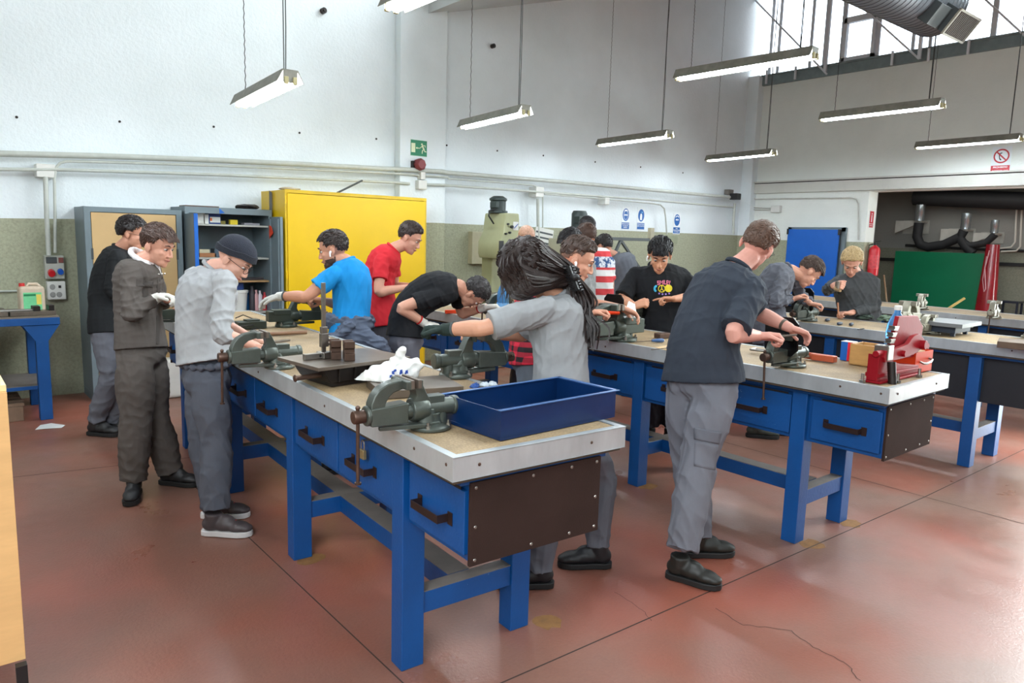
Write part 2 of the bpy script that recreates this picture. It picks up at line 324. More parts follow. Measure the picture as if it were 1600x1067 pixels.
# ================================================================ WORKBENCHES
T = .952; BW, LA, LB, BL = .504, .094, .085, 1.119; OX, OY_ = .067, .439
def bench(name_label, x0, y0, rot, bays, style, group='workbenches'):
    r = thing('workbench', name_label, 'workbench', (x0, y0, 0), R_(rot), group)
    Lf = bays*BL+LB+OY_
    xr = BW+LA
    for i in range(bays+1):
        for x in (0, BW):
            y = i*BL
            MB().box(x, x+LA, y, y+LB, 0, .90).build('leg', BLUE, r, .004)
        MB().box(LA, BW, i*BL+.01, i*BL+LB-.01, .20, .285).build('cross_rail', [BLUE], r, .003)
        MB().box(LA, BW, i*BL+.01, i*BL+LB-.01, .285, .288).build('cross_rail_dust', DUSTY, r)
    MB().box(xr/2-.05, xr/2+.05, LB, bays*BL, .20, .284).build('long_rail', BLUE, r, .003)
    MB().box(xr/2-.05, xr/2+.05, LB, bays*BL, .284, .287).build('long_rail_dust', DUSTY, r)
    MB().box(-.012, xr+.012, -.40, Lf-.04, .84, .862).build('top_rail', BLUE if style == 'drawers' else BLUE, r, .003)
    MB().box(-OX+.01, xr+OX-.01, -OY_+.012, Lf-.012, .862, .935).build('board_edge', UNDER, r, .003)
    MB().box(-OX+.03, xr+OX-.03, -OY_+.03, Lf-.03, .935, T-.0015).build('bench_top', BOARD, r)
    e = MB(); t0 = T-.076; q = .004; fl = .028
    for (xa, xb, ya, yb) in ((-OX, -OX+q, -OY_, Lf), (xr+OX-q, xr+OX, -OY_, Lf)):
        e.box(xa, xb, ya, yb, t0, T)
    e.box(-OX, xr+OX, -OY_, -OY_+q, t0, T); e.box(-OX, xr+OX, Lf-q, Lf, t0, T)
    e.box(-OX, -OX+fl, -OY_, Lf, T-.003, T+.001); e.box(xr+OX-fl, xr+OX, -OY_, Lf, T-.003, T+.001)
    e.box(-OX+fl, xr+OX-fl, -OY_, -OY_+fl, T-.003, T+.001); e.box(-OX+fl, xr+OX-fl, Lf-fl, Lf, T-.003, T+.001)
    tr = e.build('metal_edging', TRIM, r, .0015)
    sc_ = MB()
    for y in (-.40, -.20, .55, 1.4): sc_.ball((-OX, y, T-.03-.012*(y > 0)), (.003, .006, .006), 8, 5)
    for x in (.03, .5): sc_.ball((x, -OY_, T-.035), (.006, .003, .006), 8, 5)
    sc_.build('screw_head', RUST, tr)
    if style == 'drawers':
        z0, z1 = .574, .86
        MB().box(.03, xr-.03, -.395, Lf-.05, z0+.004, z1).build('drawer_case', BLUE, r, .003)
        spans = [(-.385, -.025)]
        for i in range(bays):
            a, b = i*BL+LB+.01, (i+1)*BL-.01; mid = (a+b)/2; spans += [(a, mid-.006), (mid+.006, b)]
        spans += [(bays*BL+LB+.02, Lf-.06)]
        for side in (0, 1):
            for k, (a, b) in enumerate(spans):
                m_ = MB(); xa, xb = (.012, .034) if side == 0 else (xr-.034, xr-.012)
                m_.box(xa, xb, a, b, z0+.028, z1-.045)
                dr = m_.build('drawer', BLUE, r, .003)
                sx = -1 if side == 0 else 1; xf = xa if side == 0 else xb; c_ = (a+b)/2
                h = MB(); zz = .70; hw = .085
                h.box(min(xf, xf+sx*.004), max(xf, xf+sx*.004), c_-hw-.028, c_-hw, zz-.022, zz+.022)
                h.box(min(xf, xf+sx*.004), max(xf, xf+sx*.004), c_+hw, c_+hw+.028, zz-.022, zz+.022)
                h.box(min(xf, xf+sx*.045), max(xf, xf+sx*.045), c_-hw-.004, c_-hw, zz-.014, zz+.014)
                h.box(min(xf, xf+sx*.045), max(xf, xf+sx*.045), c_+hw, c_+hw+.004, zz-.014, zz+.014)
                h.box(min(xf+sx*.041, xf+sx*.045), max(xf+sx*.041, xf+sx*.045), c_-hw, c_+hw, zz-.014, zz+.014)
                h.build('drawer_handle', mat('dark_brown_handle', (44, 30, 28), .45, .3), dr, .001)
                g = MB(); g.box(min(xf, xf+sx*.0015)-.0, max(xf, xf+sx*.0015), a+.02, b-.05, z1-.044, z1-.034); g.build('drawer_gap', BLACK, dr)
        for (ya, yb) in ((-.409, -.397), (Lf-.048, Lf-.036)):
            ep = MB().box(.02, xr-.02, ya, yb, z0-.004, .848).build('end_panel', BROWN, r, .0015)
            s2 = MB(); yy = ya if ya < 0 else yb
            for x in (.04, .27, .44, xr-.04):
                for z in (z0+.015, .83): s2.ball((x, yy, z), (.006, .003, .006), 8, 5)
            for x in (.04, xr-.04): s2.ball((x, yy, .70), (.006, .003, .006), 8, 5)
            s2.build('screw_head', STEEL, ep)
    else:
        for xa in (.05, xr-.065): MB().box(xa, xa+.015, -.40, Lf-.05, .50, .85).build('side_panel', BLACKP, r, .002)
        MB().box(.05, xr-.05, -.405, -.39, .50, .85).build('end_panel', BLACKP, r, .002)
    return r
bA = bench('blue drawer workbench nearest the camera, with the blue tray on its end', 1.300, 2.181, -2.53, 3, 'drawers')
bB = bench('blue drawer workbench in the middle, with the red lever shear on its end', 3.616, 1.932, .55, 3, 'drawers')
bC = bench('blue-legged workbench with black side panels in the third row, holding a grey surface plate', 6.025, 1.906, .03, 3, 'panels')
bD = bench('farthest blue-legged workbench, in front of the green board', 8.30, 1.55, -7.2, 3, 'panels')
# rust-brown patches on the floor at the feet of the legs
m_ = MB(); rnd = random.Random(8); st = mat('rusty_floor_patch', (134, 94, 52), .8, 0, .25, 25)
for x, y in ((1.98, 2.13), (3.70, 1.88), (4.18, 1.90), (3.68, 3.02), (1.42, 3.27)):
    n = 14; m_.add([(x+(.055+.03*rnd.random())*math.cos(2*math.pi*k/n), y+(.045+.03*rnd.random())*math.sin(2*math.pi*k/n), .0008) for k in range(n)], [tuple(range(n))])
struct(m_.build('floor_stain', st))
# padlock on the near bench
def local(rt, p): return rt.matrix_world @ V(p) if False else Matrix.Translation(rt.location) @ Matrix.Rotation(rt.rotation_euler.z, 4, 'Z') @ V(p)
# find the padlock point
pl = thing('padlock', 'small brass padlock hanging from the drawer front of the near workbench', 'padlock', tuple(local(bA, (.0, .30, .80))), R_(-2.53))
MB().box(-.022, -.008, -.019, .019, -.055, -.018).build('lock_body', mat('brass', (168, 148, 104), .35, .7, .1), pl, .002)
m_ = MB(); m_.tube([(-.015, .013*math.cos(t), -.018+.02*(math.sin(t) > -1)*1+.018*math.sin(t)) for t in [math.pi*k/10 for k in range(11)]], .0028, 8); m_.tube([(-.015, .013, -.02), (-.015, .013, .004)], .0028, 8); m_.tube([(-.015, -.013, -.02), (-.015, -.013, .004)], .0028, 8)
m_.box(-.017, .014, -.003, .003, .015, .02); m_.build('shackle', STEEL, pl, smooth=True)
# ================================================================ VISES
def make_vise(label, paint, loc, rz, s=1.0, group='bench vises', gap=.008, handle=True, swing=0.0, body='round'):
    r = thing('bench_vise', label, 'vise', loc, rz, group); s *= .82; r.scale = (s, s, s)
    g = gap
    m_ = MB()
    m_.lathe([(.088, 0), (.088, .014), (.08, .02), (.05, .024), (.042, .05), (.046, .07)], (0, 0, 0), 28)
    m_.prism([(-.24, -.012), (-.235, .012), (-.06, .055), (.02, .05), (.02, -.05), (-.06, -.055)], .018, .036, plane='xy')
    m_.build('vise_base', paint, r, .004)
    m_ = MB()
    m_.tube([(-.098, 0, .088), (-.09, 0, .088), (-.03, 0, .088), (-.02, 0, .088)], [.046, .05, .05, .046], 24)
    if body == 'round':
        m_.tube([(-.03, 0, .088), (.10, 0, .088), (.105, 0, .088), (.125, 0, .088), (.13, 0, .088)], [.036, .036, .041, .041, .036], 24)
        m_.box(-.045, .055, -.027, .027, .10, .142)
    else:
        m_.box(-.03, .15, -.045, .045, .045, .13)
        m_.box(-.03, .11, -.05, .05, .10, .14)
    m_.prism([(-.105+g, .222), (-.075, .222), (-.055, .2), (-.03, .15), (-.012, .12), (-.012, .07), (-.095, .07), (-.1, .115), (-.082, .15), (-.088, .182), (-.105+g, .19)], -.03, .03)
    m_.box(-.105+g, -.075, -.072, .072, .187, .224)
    m_.tube([(-.02, 0, .02), (-.02, 0, .09)], [.05, .04], 20); m_.tube([(.045, 0, .01), (.045, 0, .08)], [.034, .03], 16)
    m_.build('fixed_jaw', paint, r, .005, seg=3)
    MB().box(-.1055+g, -.082, -.0725, .0725, .192, .226).build('jaw_plate', STEELD, r, .001)
    m_ = MB()
    m_.prism([(-.285, .045), (-.285, .118), (-.12, .128), (-.12, .042)], -.037, .037)
    out = [(-.285, .10), (-.282, .135), (-.268, .168), (-.245, .194), (-.21, .213), (-.165, .222), (-.107-g, .222)]
    inn = [(-.107-g, .188), (-.15, .184), (-.185, .174), (-.208, .155), (-.22, .13), (-.222, .10)]
    m_.prism(out+inn, -.029, .029); m_.box(-.15, -.107-g, -.072, .072, .187, .224)
    m_.tube([(-.30, 0, .086), (-.284, 0, .086)], [.040, .043], 24)
    m_.tube([(-.13, 0, .086), (-.09, 0, .086)], .034, 20)
    m_.build('moving_jaw', paint, r, .006, seg=3)
    MB().box(-.13, -.1065-g, -.0725, .0725, .192, .226).build('jaw_plate', STEELD, r, .001)
    m_ = MB(); m_.tube([(-.35, 0, .086), (-.346, 0, .086), (-.30, 0, .086)], [.024, .027, .027], 20); m_.build('spindle_head', RUST if paint is not VISEL else VISEL, r, .002)
    if handle:
        h = MB(); a = R_(swing); q = lambda z: (-.328, math.sin(a)*z, .086+math.cos(a)*z)
        h.cyl(q(.035), q(-.27), .0075, seg=10); h.ball(q(.037), .0105, 10, 6); h.cyl(q(-.268), q(-.276), .014, seg=12); h.build('handle', RUST, r, smooth=True)
    for x, y in ((.055, .055), (.055, -.055), (-.045, .062), (-.045, -.062)):
        b = MB(); b.cyl((x, y, .012), (x, y, .027), .012, seg=6); b.cyl((x, y, .027), (x, y, .04), .006, seg=8); b.build('bolt', STEEL, r)
    return r
pi = math.pi
def onb(u, v): p = atz(u, v, T+.0012); return (p.x, p.y, p.z)
def vise_at(label, uv, rz, **k):
    return make_vise(label, k.pop('paint', VISE), onb(*uv), R_(rz), **k)
vise_at('large green-grey vise at the near corner of the nearest workbench, left of the blue tray', (672, 668), -3)
vise_at('green-grey vise on the left edge of the near workbench, in front of the grey sweatshirt', (437, 574), -3, swing=-4)
vise_at('dark flat-sided vise at the far right edge of the near workbench, before the blue T-shirt', (447, 510), 176, paint=VISED, body='box', s=1.05)
vise_at('green-grey vise on the right edge of the near workbench, under the outstretched bare arm', (712, 588), 172, gap=.022, swing=72, s=1.1)
vise_at('dark vise at the far left corner of the near workbench, by the grey coverall', (300, 505), -6, paint=VISED, body='box')
vise_at('shiny grey vise near the shear end of the middle workbench, before the navy T-shirt', (1238, 572), -2, swing=3)
vise_at('boxy green-grey vise on the middle workbench, beside the long dark ponytail', (972, 532), 2, paint=VISED, body='box', s=1.36, swing=-60)
vise_at('dark vise on the far edge of the middle workbench, before the black printed T-shirt', (1003, 508), 178, paint=VISED, body='box', s=1.3, swing=80)
vise_at('grey vise at the far end of the middle workbench, under the bent-over head', (800, 497), 0, paint=VISE, s=1.15)
vise_at('grey vise on the third workbench, before the bending grey jacket', (1264, 501), -2)
vise_at('worn vise on the third workbench, directly right of the water bottle', (1456, 521), 0, paint=VISEL, handle=False, s=.86)
vise_at('worn vise at the far edge of the third workbench, left behind the water bottle', (1408, 512), 180, paint=VISEL, handle=False, s=1.2)
vise_at('worn vise bolted on a thick board at the right end of the third workbench', (1612, 528), 15, paint=VISEL, handle=False)
vise_at('small worn vise on the farthest workbench, its round end facing the room', (1441, 483), 12, paint=VISEL, handle=False, s=.95)
vise_at('small worn vise on the farthest workbench, its handle hanging over the edge', (1553, 498), 10, paint=VISEL)
# ================================================================ THINGS ON THE NEAR BENCH
ra = R_(-2.53)
# surface plate
p = onb(571, 606)
r = thing('surface_plate', 'brown steel surface plate on a ribbed black casting, holding the V-blocks', 'surface plate', (1.262, 2.80, T+.0012), R_(7))
MB().box(0, .48, 0, .34, .088, .104).build('plate_top', STEELD, r, .0015)
m_ = MB(); m_.prism([(.09, .02), (.07, .05), (.05, .088), (.45, .088), (.43, .02)], .05, .30)
for x in (.13, .21, .29, .37): m_.box(x-.004, x+.004, .04, .31, .02, .086)
m_.box(.10, .42, .06, .29, .0, .025); m_.build('ribbed_casting', IRON, r, .002)
m_ = MB(); m_.cyl((.07, .10, .05), (-.05, .10, .05), .011, seg=14); m_.ball((-.05, .10, .05), (.006, .016, .016), 12, 6); m_.build('lifting_handle', RUST, r, smooth=True)
pz = T+.1065
def onz(u, v, z): q = atz(u, v, z); return (q.x, q.y, q.z)
# v-blocks
vb = [(-.035, 0), (.035, 0), (.035, .03), (.026, .036), (.026, .05), (.035, .056), (.035, .085), (.02, .085), (0, .06), (-.02, .085), (-.035, .085), (-.035, .056), (-.026, .05), (-.026, .036), (-.035, .03)]
for (uv, lb) in (((524, 560), 'left steel V-block on the surface plate'), ((545, 562), 'right steel V-block on the surface plate')):
    tag(MB().prism(vb, -.022, .022, Matrix.Rotation(R_(72), 4, 'Z')).build('v_block', RUST, None, .0015), lb, 'V-block', 'pair of V-blocks').location = onz(*uv, pz)
# height gauge
r = thing('height_gauge', 'tall steel height gauge standing on the surface plate', 'height gauge', onz(506, 559, pz), R_(10))
MB().box(-.02, .03, -.03, .03, 0, .028).build('gauge_foot', STEEL, r, .003)
MB().box(-.010, .010, -.004, .004, .02, .335).build('gauge_beam', STEEL, r, .001)
MB().box(-.017, .02, -.010, .010, .05, .11).box(-.014, .016, -.009, .009, .11, .14).cyl((.022, 0, .06), (.03, 0, .06), .007).cyl((.022, 0, .08), (.03, 0, .08), .007).build('gauge_slide', STEEL, r, .0015)
r = thing('parallel_bar', 'short polished steel bar lying at the left edge of the surface plate', 'steel bar', onz(489, 561, pz), ra+R_(8))
MB().box(-.045, .045, -.012, .012, 0, .026).build('bar_body', STEEL, r, .002); MB().cyl((.03, -.013, .013), (.03, -.0125, .013), .006).build('drilled_hole', BLACK, r)
# second plate + bag + tray
p = onb(657, 612)
r = thing('steel_plate', 'thick worn steel plate lying flat under the white plastic bag', 'steel plate', (1.415, 2.55, T+.0012), R_(-15)); MB().box(0, .355, 0, .26, .0, .034).build('plate', STEELD, r, .002)
def crumple(name, loc, size, n, seed, material, rough=.35, stretch=(1, 1, 1), sq=0.0):
    rnd = random.Random(seed); mb_ = MB(); mb_.ball((0, 0, 0), 1.0, n*2, n)
    out = []
    for q in mb_.v:
        q = V(q); d = 1+rough*(noise.noise(q*1.3+V((seed, 0, 0)))*.8+abs(noise.noise(q*2.7+V((0, seed, 0))))*.55-abs(noise.noise(q*5.5+V((0, 0, seed))))*.30)
        q = V((q.x*size[0]*d, q.y*size[1]*d, (q.z*d+.75)*size[2])); q.z = max(q.z, .001); out.append(q)
    mb_.v = [tuple(q) for q in out]; o = mb_.build(name, material, None, smooth=False); o.location = loc; return o
BAG = mat('thin_white_polythene', (232, 232, 228), .38, 0, .05, 10)
#BAGHERE
a = atz(782, 690, T); b_ = atz(707, 658, T); c_ = atz(973, 650, T)
r = thing('metal_tray', 'deep dark blue sheet metal tray on the near end of the workbench', 'tray', (a.x, a.y, T+.0015), R_(2.0))
TW, TL, TH = .565, .315, .10
NAVY = mat('navy_blue_sheet_metal', (6, 40, 84), .30, .15, .1, 6, .05, 40)
m_ = MB(); t_ = .003
m_.box(0, TW, 0, TL, .008, .012).box(0, TW, 0, t_, 0, TH).box(0, TW, TL-t_, TL, 0, TH).box(0, t_, 0, TL, 0, TH).box(TW-t_, TW, 0, TL, 0, TH)
m_.build('tray_body', NAVY, r, .001)
m_ = MB(); f_ = .018
m_.box(-.006, TW+f_, -.004, .010, TH, TH+.004).box(-.012, TW+f_, TL-.010, TL+.004, TH, TH+.004).box(TW-.002, TW+f_, .0, TL, TH, TH+.004); m_.build('tray_rim', mat('scuffed_blue_rim', (60, 98, 150), .35, .2), r, .001)
tag(MB().cyl((0, 0, .005), (.06, .03, .005), .004, seg=8).build('drill_bit', STEEL), 'short shiny drill bit lying inside the blue tray', 'drill bit').location = (a.x+.30, a.y+.14, T+.014)
tag(MB().bar((-.12, -.02, .006), (.05, .05, .006), .012, .004).build('steel_strip', STEELD), 'thin steel strip lying in the left of the blue tray', 'steel strip').location = (a.x+.12, a.y+.12, T+.014)
CLR = mat('clear_film', (206, 216, 226), .15, 0, .05, spec=.8)
for k, (uv, col) in enumerate((((742, 606), (40, 80, 150)), ((757, 604), (200, 212, 220)), ((770, 603), (205, 215, 222)))):
    tag(crumple('crumpled_film', onb(*uv), (.022, .018, .012), 8, 11+k, mat('film%d' % k, col, .2), .6), ['blue scrap of plastic film behind the tray', 'clear crumpled film behind the tray, the middle scrap', 'clear crumpled film behind the tray, next to the hem of the grey T-shirt'][k], 'plastic film', 'film scraps')
# clutter at the far end
r = tag(MB().tube([(0, 0, .012), (.26, -.02, .012)], .012, 12).build('wooden_bar', mat('turned_wood', (138, 104, 78), .5, 0, .12, 30, stretch=(1, 8, 8)), None, smooth=True), 'round wooden bar lying across the far part of the near workbench', 'wooden bar'); r.location = onb(416, 525)
pts = [atz(u, v, T+.008+.03*abs(math.sin(i*1.3))) for i, (u, v) in enumerate([(368, 497), (380, 492), (400, 500), (396, 508), (376, 510), (366, 520), (384, 528), (392, 516), (402, 512)])]
tag(MB().tube(pts, .004, 8).build('cable', BLACK, None, smooth=True), 'loop of black cable on the far end of the near workbench', 'cable')
r = tag(MB().box(-.09, .10, -.05, .05, 0, .05).box(-.03, .06, -.035, .035, .05, .062).build('steel_block', VISED, None, .003), 'dark oblong steel block behind the grey sweatshirt, on the near workbench', 'steel block'); r.location = onb(390, 513)
o = crumple('paper_scrap', onb(432, 541), (.045, .02, .008), 8, 21, BAG, .5); tag(o, 'small white paper scrap behind the second vise', 'paper')
o = tag(MB().box(-.12, .12, -.02, .02, 0, .006).build('steel_rule', STEELD, None), 'flat steel strip on the near workbench beside the second vise', 'steel strip'); o.location = onb(425, 535); o.rotation_euler.z = .3
# ================================================================ THINGS ON THE MIDDLE BENCH
REDP = mat('red_gloss_enamel', (140, 16, 28), .5, 0, .1, 6, .05, 40, spec=.2)
r = thing('lever_shear', 'red cast lever shear bolted to the near end of the middle workbench', 'shear', (atz(1368, 600, T).x+.254, atz(1368, 600, T).y+.03, T+.0012), R_(.55))
# local: +x runs along the bench end to the right
m_ = MB(); m_.box(-.254, .235, -.05, .05, 0, .012); m_.prism([(-.254, .012), (.235, .012), (.235, .05), (.0, .075), (-.254, .145)], -.032, .022); m_.prism([(-.25, .03), (.22, .03), (.22, .04), (-.25, .05)], -.04, .03); m_.build('shear_base', REDP, r, .003)
m_ = MB(); m_.prism([(-.016, .32), (.215, .312), (.30, .25), (.29, .14), (.25, .09), (0, .10), (-.08, .13), (-.075, .19), (-.035, .26)], -.008, .014); m_.build('upper_blade_plate', REDP, r, .003)
m_ = MB(); m_.prism([(-.0, .15), (.02, .13), (-.06, .125), (-.105, .15), (-.085, .155)], -.012, .018)
for k, (x, z) in enumerate(((-.088, .155), (-.082, .187), (-.068, .219), (-.052, .251))): m_.prism([(x-.022, z), (x+.03, z-.004), (x+.045, z+.018), (x-.012, z+.022), (x-.004, z+.01)], -.012, .018)
m_.build('tooth', STEEL, r, .001)
m_ = MB(); m_.prism([(-.21, .105), (-.225, .13), (-.21, .162), (-.08, .165), (.04, .178), (.10, .215), (.17, .222), (.235, .19), (.22, .14), (.12, .118), (.0, .108)], -.045, -.022); m_.cyl((-.02, -.062, .135), (-.02, .02, .135), .018, seg=6); m_.cyl((.20, -.07, .165), (.20, .02, .165), .024, seg=14); m_.cyl((.24, -.066, .155), (.24, -.04, .155), .018, seg=6)
m_.cyl((-.27, -.02, .148), (-.2, -.02, .148), .016, seg=12); m_.build('link_arm', REDP, r, .002)
m_ = MB(); m_.box(-.20, -.135, -.05, .02, .112, .185); m_.build('blade_clamp', STEEL, r, .004)
m_ = MB(); m_.cyl((-.165, -.055, .105), (-.168, -.075, -.035), .020, .019, seg=14); m_.build('lever_socket', IRON, r, smooth=True)
for x, y in ((-.12, -.075), (.15, -.07), (-.272, .03)):
    b = MB(); b.cyl((x, y, 0), (x, y, .012), .016, seg=6); b.cyl((x, y, .01), (x, y, .045), .008, seg=8); b.build('bolt', STEEL, r)
# wooden box
r = thing('wooden_box', 'open pale wooden box beside the red shear', 'wooden box', onb(1326, 569), R_(-89)); WOOD = mat('varnished_pine', (188, 142, 84), .5, 0, .14, 8, 0, 40, stretch=(1, 6, 6))
m_ = MB(); W_, D_, H_ = .27, .15, .12
m_.box(0, W_, 0, .010, 0, H_).box(0, W_, D_-.01, D_, 0, H_).box(0, .01, 0, D_, 0, H_).box(W_-.01, W_, 0, D_, 0, H_).box(0, W_, 0, D_, 0, .008); m_.build('box_body', WOOD, r, .002)
# orange tool box with handle
q = atz(1461, 580, T); r = thing('orange_case', 'small orange metal case with a chrome handle behind the red shear', 'case', (q.x-.22, q.y+.02, T+.0012), R_(0)); OR = mat('orange_enamel', (206, 58, 20), .55, 0, .06, spec=.2)
m_ = MB(); W_, D_, H_ = .22, .13, .115; m_.box(0, W_, 0, .004, 0, H_).box(0, W_, D_-.004, D_, 0, H_).box(0, .004, 0, D_, 0, H_).box(W_-.004, W_, 0, D_, 0, H_).box(0, W_, 0, D_, 0, .004); m_.build('case_body', OR, r, .001)
m_ = MB(); m_.tube([(.06, 0, .062), (.06, -.018, .055), (.09, -.024, .053), (.14, -.024, .060), (.17, -.018, .068), (.17, 0, .072)], .006, 8); m_.build('chrome_handle', STEEL, r, smooth=True)
m_ = MB(); m_.box(.03, .19, .03, .1, .08, .11); m_.build('paper_inside', mat('kraft_paper', (196, 160, 120), .8), r)
r = thing('small_carton', 'small blue and red box standing behind the wooden box', 'box', onb(1312, 562), R_(-89)); MB().box(0, .04, 0, .06, 0, .11).build('blue_half', mat('blue_card', (0, 92, 176), .5), r); MB().box(.04, .068, 0, .06, 0, .11).build('red_half', mat('red_card', (212, 30, 44), .5), r); MB().box(-.001, .069, -.001, .061, .11, .113).build('white_lid', PLASW, r)
# water bottle
def bottle(label, loc, s=1.0, water=True):
    r = thing('water_bottle', label, 'bottle', loc); BL_ = mat('blue_tinted_pet', (96, 168, 236), .12, 0, 0, trans=.55, spec=.8)
    pr = [(.036, 0), (.04, .006), (.041, .05)]
    for k in range(5): pr += [(.038, .056+k*.018), (.041, .064+k*.018)]
    pr += [(.041, .16), (.038, .19), (.028, .22), (.014, .245), (.0135, .262)]
    m_ = MB(); m_.lathe([(a*s, z*s) for a, z in pr], seg=24); m_.build('bottle_body', BL_, r, smooth=True)
    m_ = MB(); m_.lathe([(.0165*s, .257*s), (.0165*s, .275*s), (.012*s, .277*s)], seg=20); m_.build('bottle_cap', PLASW, r, smooth=True)
    m_ = MB(); m_.lathe([(.0416*s, .07*s), (.0416*s, .12*s)], seg=24); m_.build('paper_label', mat('pale_blue_label', (120, 176, 226), .4), r, smooth=True)
    return r
p = atz(1394, 572, T); bottle('blue-tinted water bottle with white cap behind the red shear', (p.x, p.y, T+.0012), 1.24)
p = atz(785, 501, T); bottle('blue-tinted water bottle at the far end of the middle workbench', (p.x, p.y, T+.0012), 1.2)
# hacksaw
def screwdriver(label, uv, rz, col=(58, 92, 140), L=.09, B=.12, name='file', cat='file', gr=None):
    r = thing(name, label, cat, onb(*uv), R_(rz), gr)
    MB().tube([(0, 0, .014), (.01, 0, .014), (.05, 0, .014), (L, 0, .014)], [.009, .014, .013, .008], 12).build('handle', mat('plastic%d_%d_%d' % col, col, .4), r, smooth=True)
    MB().bar((L, 0, .013), (L+B, 0, .008), .008, .004).build('blade', STEELD, r); return r
r = thing('hacksaw', 'hacksaw with a red-brown handle lying on the middle workbench', 'hacksaw', onb(1303, 567), R_(98)); r.scale = (1.35, 1.35, 1.35)
ORH = mat('red_brown_plastic', (176, 82, 52), .4)
m_ = MB(); m_.prism([(-.01, -.012), (.10, -.02), (.13, -.01), (.13, .0), (.10, .002), (.09, .018), (.02, .018), (-.005, .02)], .002, .03, plane='xy'); m_.build('saw_handle', ORH, r, .004)
m_ = MB(); m_.cyl((.12, -.012, .015), (.36, -.02, .015), .003, seg=8); m_.cyl((.10, .012, .015), (.36, .03, .015), .005, seg=8); m_.cyl((.36, -.024, .015), (.36, .03, .015), .005, seg=8); m_.build('saw_frame', STEEL, r)
screwdriver('file with a blue handle beside the dark T-shirt, near the bench edge', (1118, 556), 30, gr='blue-handled files')
screwdriver('file with a blue handle lying on the cardboard sheet', (1060, 546), 168, gr='blue-handled files')
screwdriver('file with a blue-grey handle behind the cardboard sheet', (1037, 535), 160, gr='blue-handled files')
o = tag(MB().prism([(-.16, -.07), (.15, -.075), (.17, .05), (-.08, .07)], 0, .002, plane='xy').build('cardboard_sheet', mat('cardboard', (206, 176, 134), .8, 0, .06)), 'flat piece of cardboard on the middle workbench', 'cardboard'); o.location = onb(1048, 543); o.rotation_euler.z = .25
o = tag(MB().box(-.06, .06, -.03, .03, 0, .035).build('steel_block', RUST, None, .003), 'small brown steel block on the middle workbench, behind the cardboard', 'steel block'); o.location = onb(1036, 528); o.rotation_euler.z = -.1
o = tag(MB().box(-.07, .07, -.03, .03, 0, .03).build('wooden_block', mat('dark_wood', (92, 74, 58), .7, 0, .15, 20), None, .002), 'flat dark wooden block beside the blue-shirted back on the middle workbench', 'wooden block'); o.location = onb(1068, 522)
o = crumple('rag', onb(985, 508), (.035, .03, .055), 12, 31, BAG, .6); tag(o, 'white crumpled cloth wad on the boxy vise', 'rag'); o.location = tuple(dep(984, 496, depth_of(atz(972, 532, T))-.02))
# black test pieces with clamped jaws
def plate_piece(label, uv, D, rz, s=.11, tilt=0):
    c_ = dep(*uv, D)
    r = thing('test_plate', label, 'steel plate', tuple(c_), R_(rz), 'chamfered black plates in vises')
    q = .32
    pl_ = [(-s*(1-q), -s), (s*(1-q), -s), (s, -s*(1-q)), (s, s*(1-q)), (s*(1-q), s), (-s*(1-q), s), (-s, s*(1-q)), (-s, -s*(1-q))]
    MB().prism(pl_, -.005, .005).build('plate', mat('blackened_steel', (14, 14, 16), .25, .3, .1), r, .0008)
    m_ = MB()
    for k in range(4): m_.box(-.004, .004, -.0062, -.005, -s*.1+k*s*.22, -s*.1+k*s*.22+s*.09)
    m_.build('scribed_mark', PLASW, r)
    r.rotation_euler = (0, R_(tilt), R_(rz)); return r
plate_piece('chamfered black steel plate clamped in the shiny vise, being filed', (1221, 525), depth_of(atz(1220, 575, T)), 84, .105, 2)
plate_piece('chamfered steel plate clamped in the boxy vise beside the ponytail', (959, 482), depth_of(atz(955, 528, T)), 84, .098, 2)
plate_piece('chamfered dark plate clamped in the vise before the black printed T-shirt', (998, 476), depth_of(atz(1000, 510, T))+.03, 84, .09, 2)
plate_piece('chamfered black plate clamped in the vise before the bending grey jacket', (1254, 469), depth_of(atz(1252, 501, T)), 84, .11, 2)
for uv, lb, n_ in (((912, 500), 'bundle of thin steel rods left of the boxy vise', 6),):
    m_ = MB()
    for k in range(n_): m_.cyl((-.15, .012*k, .01+.006*(k % 2)), (.13, .012*k+.02, .012+.008*(k % 3)), .005, seg=6)
    o = tag(m_.build('rod_bundle', STEEL), lb, 'steel rods', kind='stuff'); o.location = onb(*uv); o.rotation_euler.z = -.4
# orange-handled tool at the far end
o = tag(MB().prism([(-.12, -.02), (-.02, -.03), (.12, .0), (.12, .02), (-.02, .0), (-.1, .02)], 0, .03, plane='xy').build('orange_grip', OR, None, .004), 'orange-handled tool on the far end of the middle workbench', 'tool'); o.location = onb(712, 489)
# ================================================================ THINGS ON THE THIRD AND FOURTH BENCH
r = thing('surface_plate', 'grey surface plate on a dark stand on the third workbench', 'surface plate', onb(1488, 522), R_(2))
MB().box(-.25, .19, -.14, .21, .075, .105).build('plate_top', mat('grey_granite', (118, 120, 120), .45, .2, .06), r, .002); MB().box(-.20, .14, -.08, .15, .025, .075).box(-.18, -.15, -.07, -.04, 0, .03).box(.10, .13, -.07, -.04, 0, .03).box(.10, .13, .1, .13, 0, .03).box(-.18, -.15, .1, .13, 0, .03).build('stand', mat('navy_black_casting', (30, 40, 54), .5), r, .002)
MB().cyl((.14, -.03, .05), (.25, -.06, .05), .008, seg=10).build('lifting_handle', IRON, r)
o = tag(MB().box(-.05, .4, -.14, .12, 0, .045).build('wooden_plank', mat('dark_wood', (92, 74, 58), .7, 0, .15, 20), None, .003), 'thick dark wooden board at the right end of the third workbench', 'board'); o.location = onb(1572, 541); o.rotation_euler.z = R_(-75)
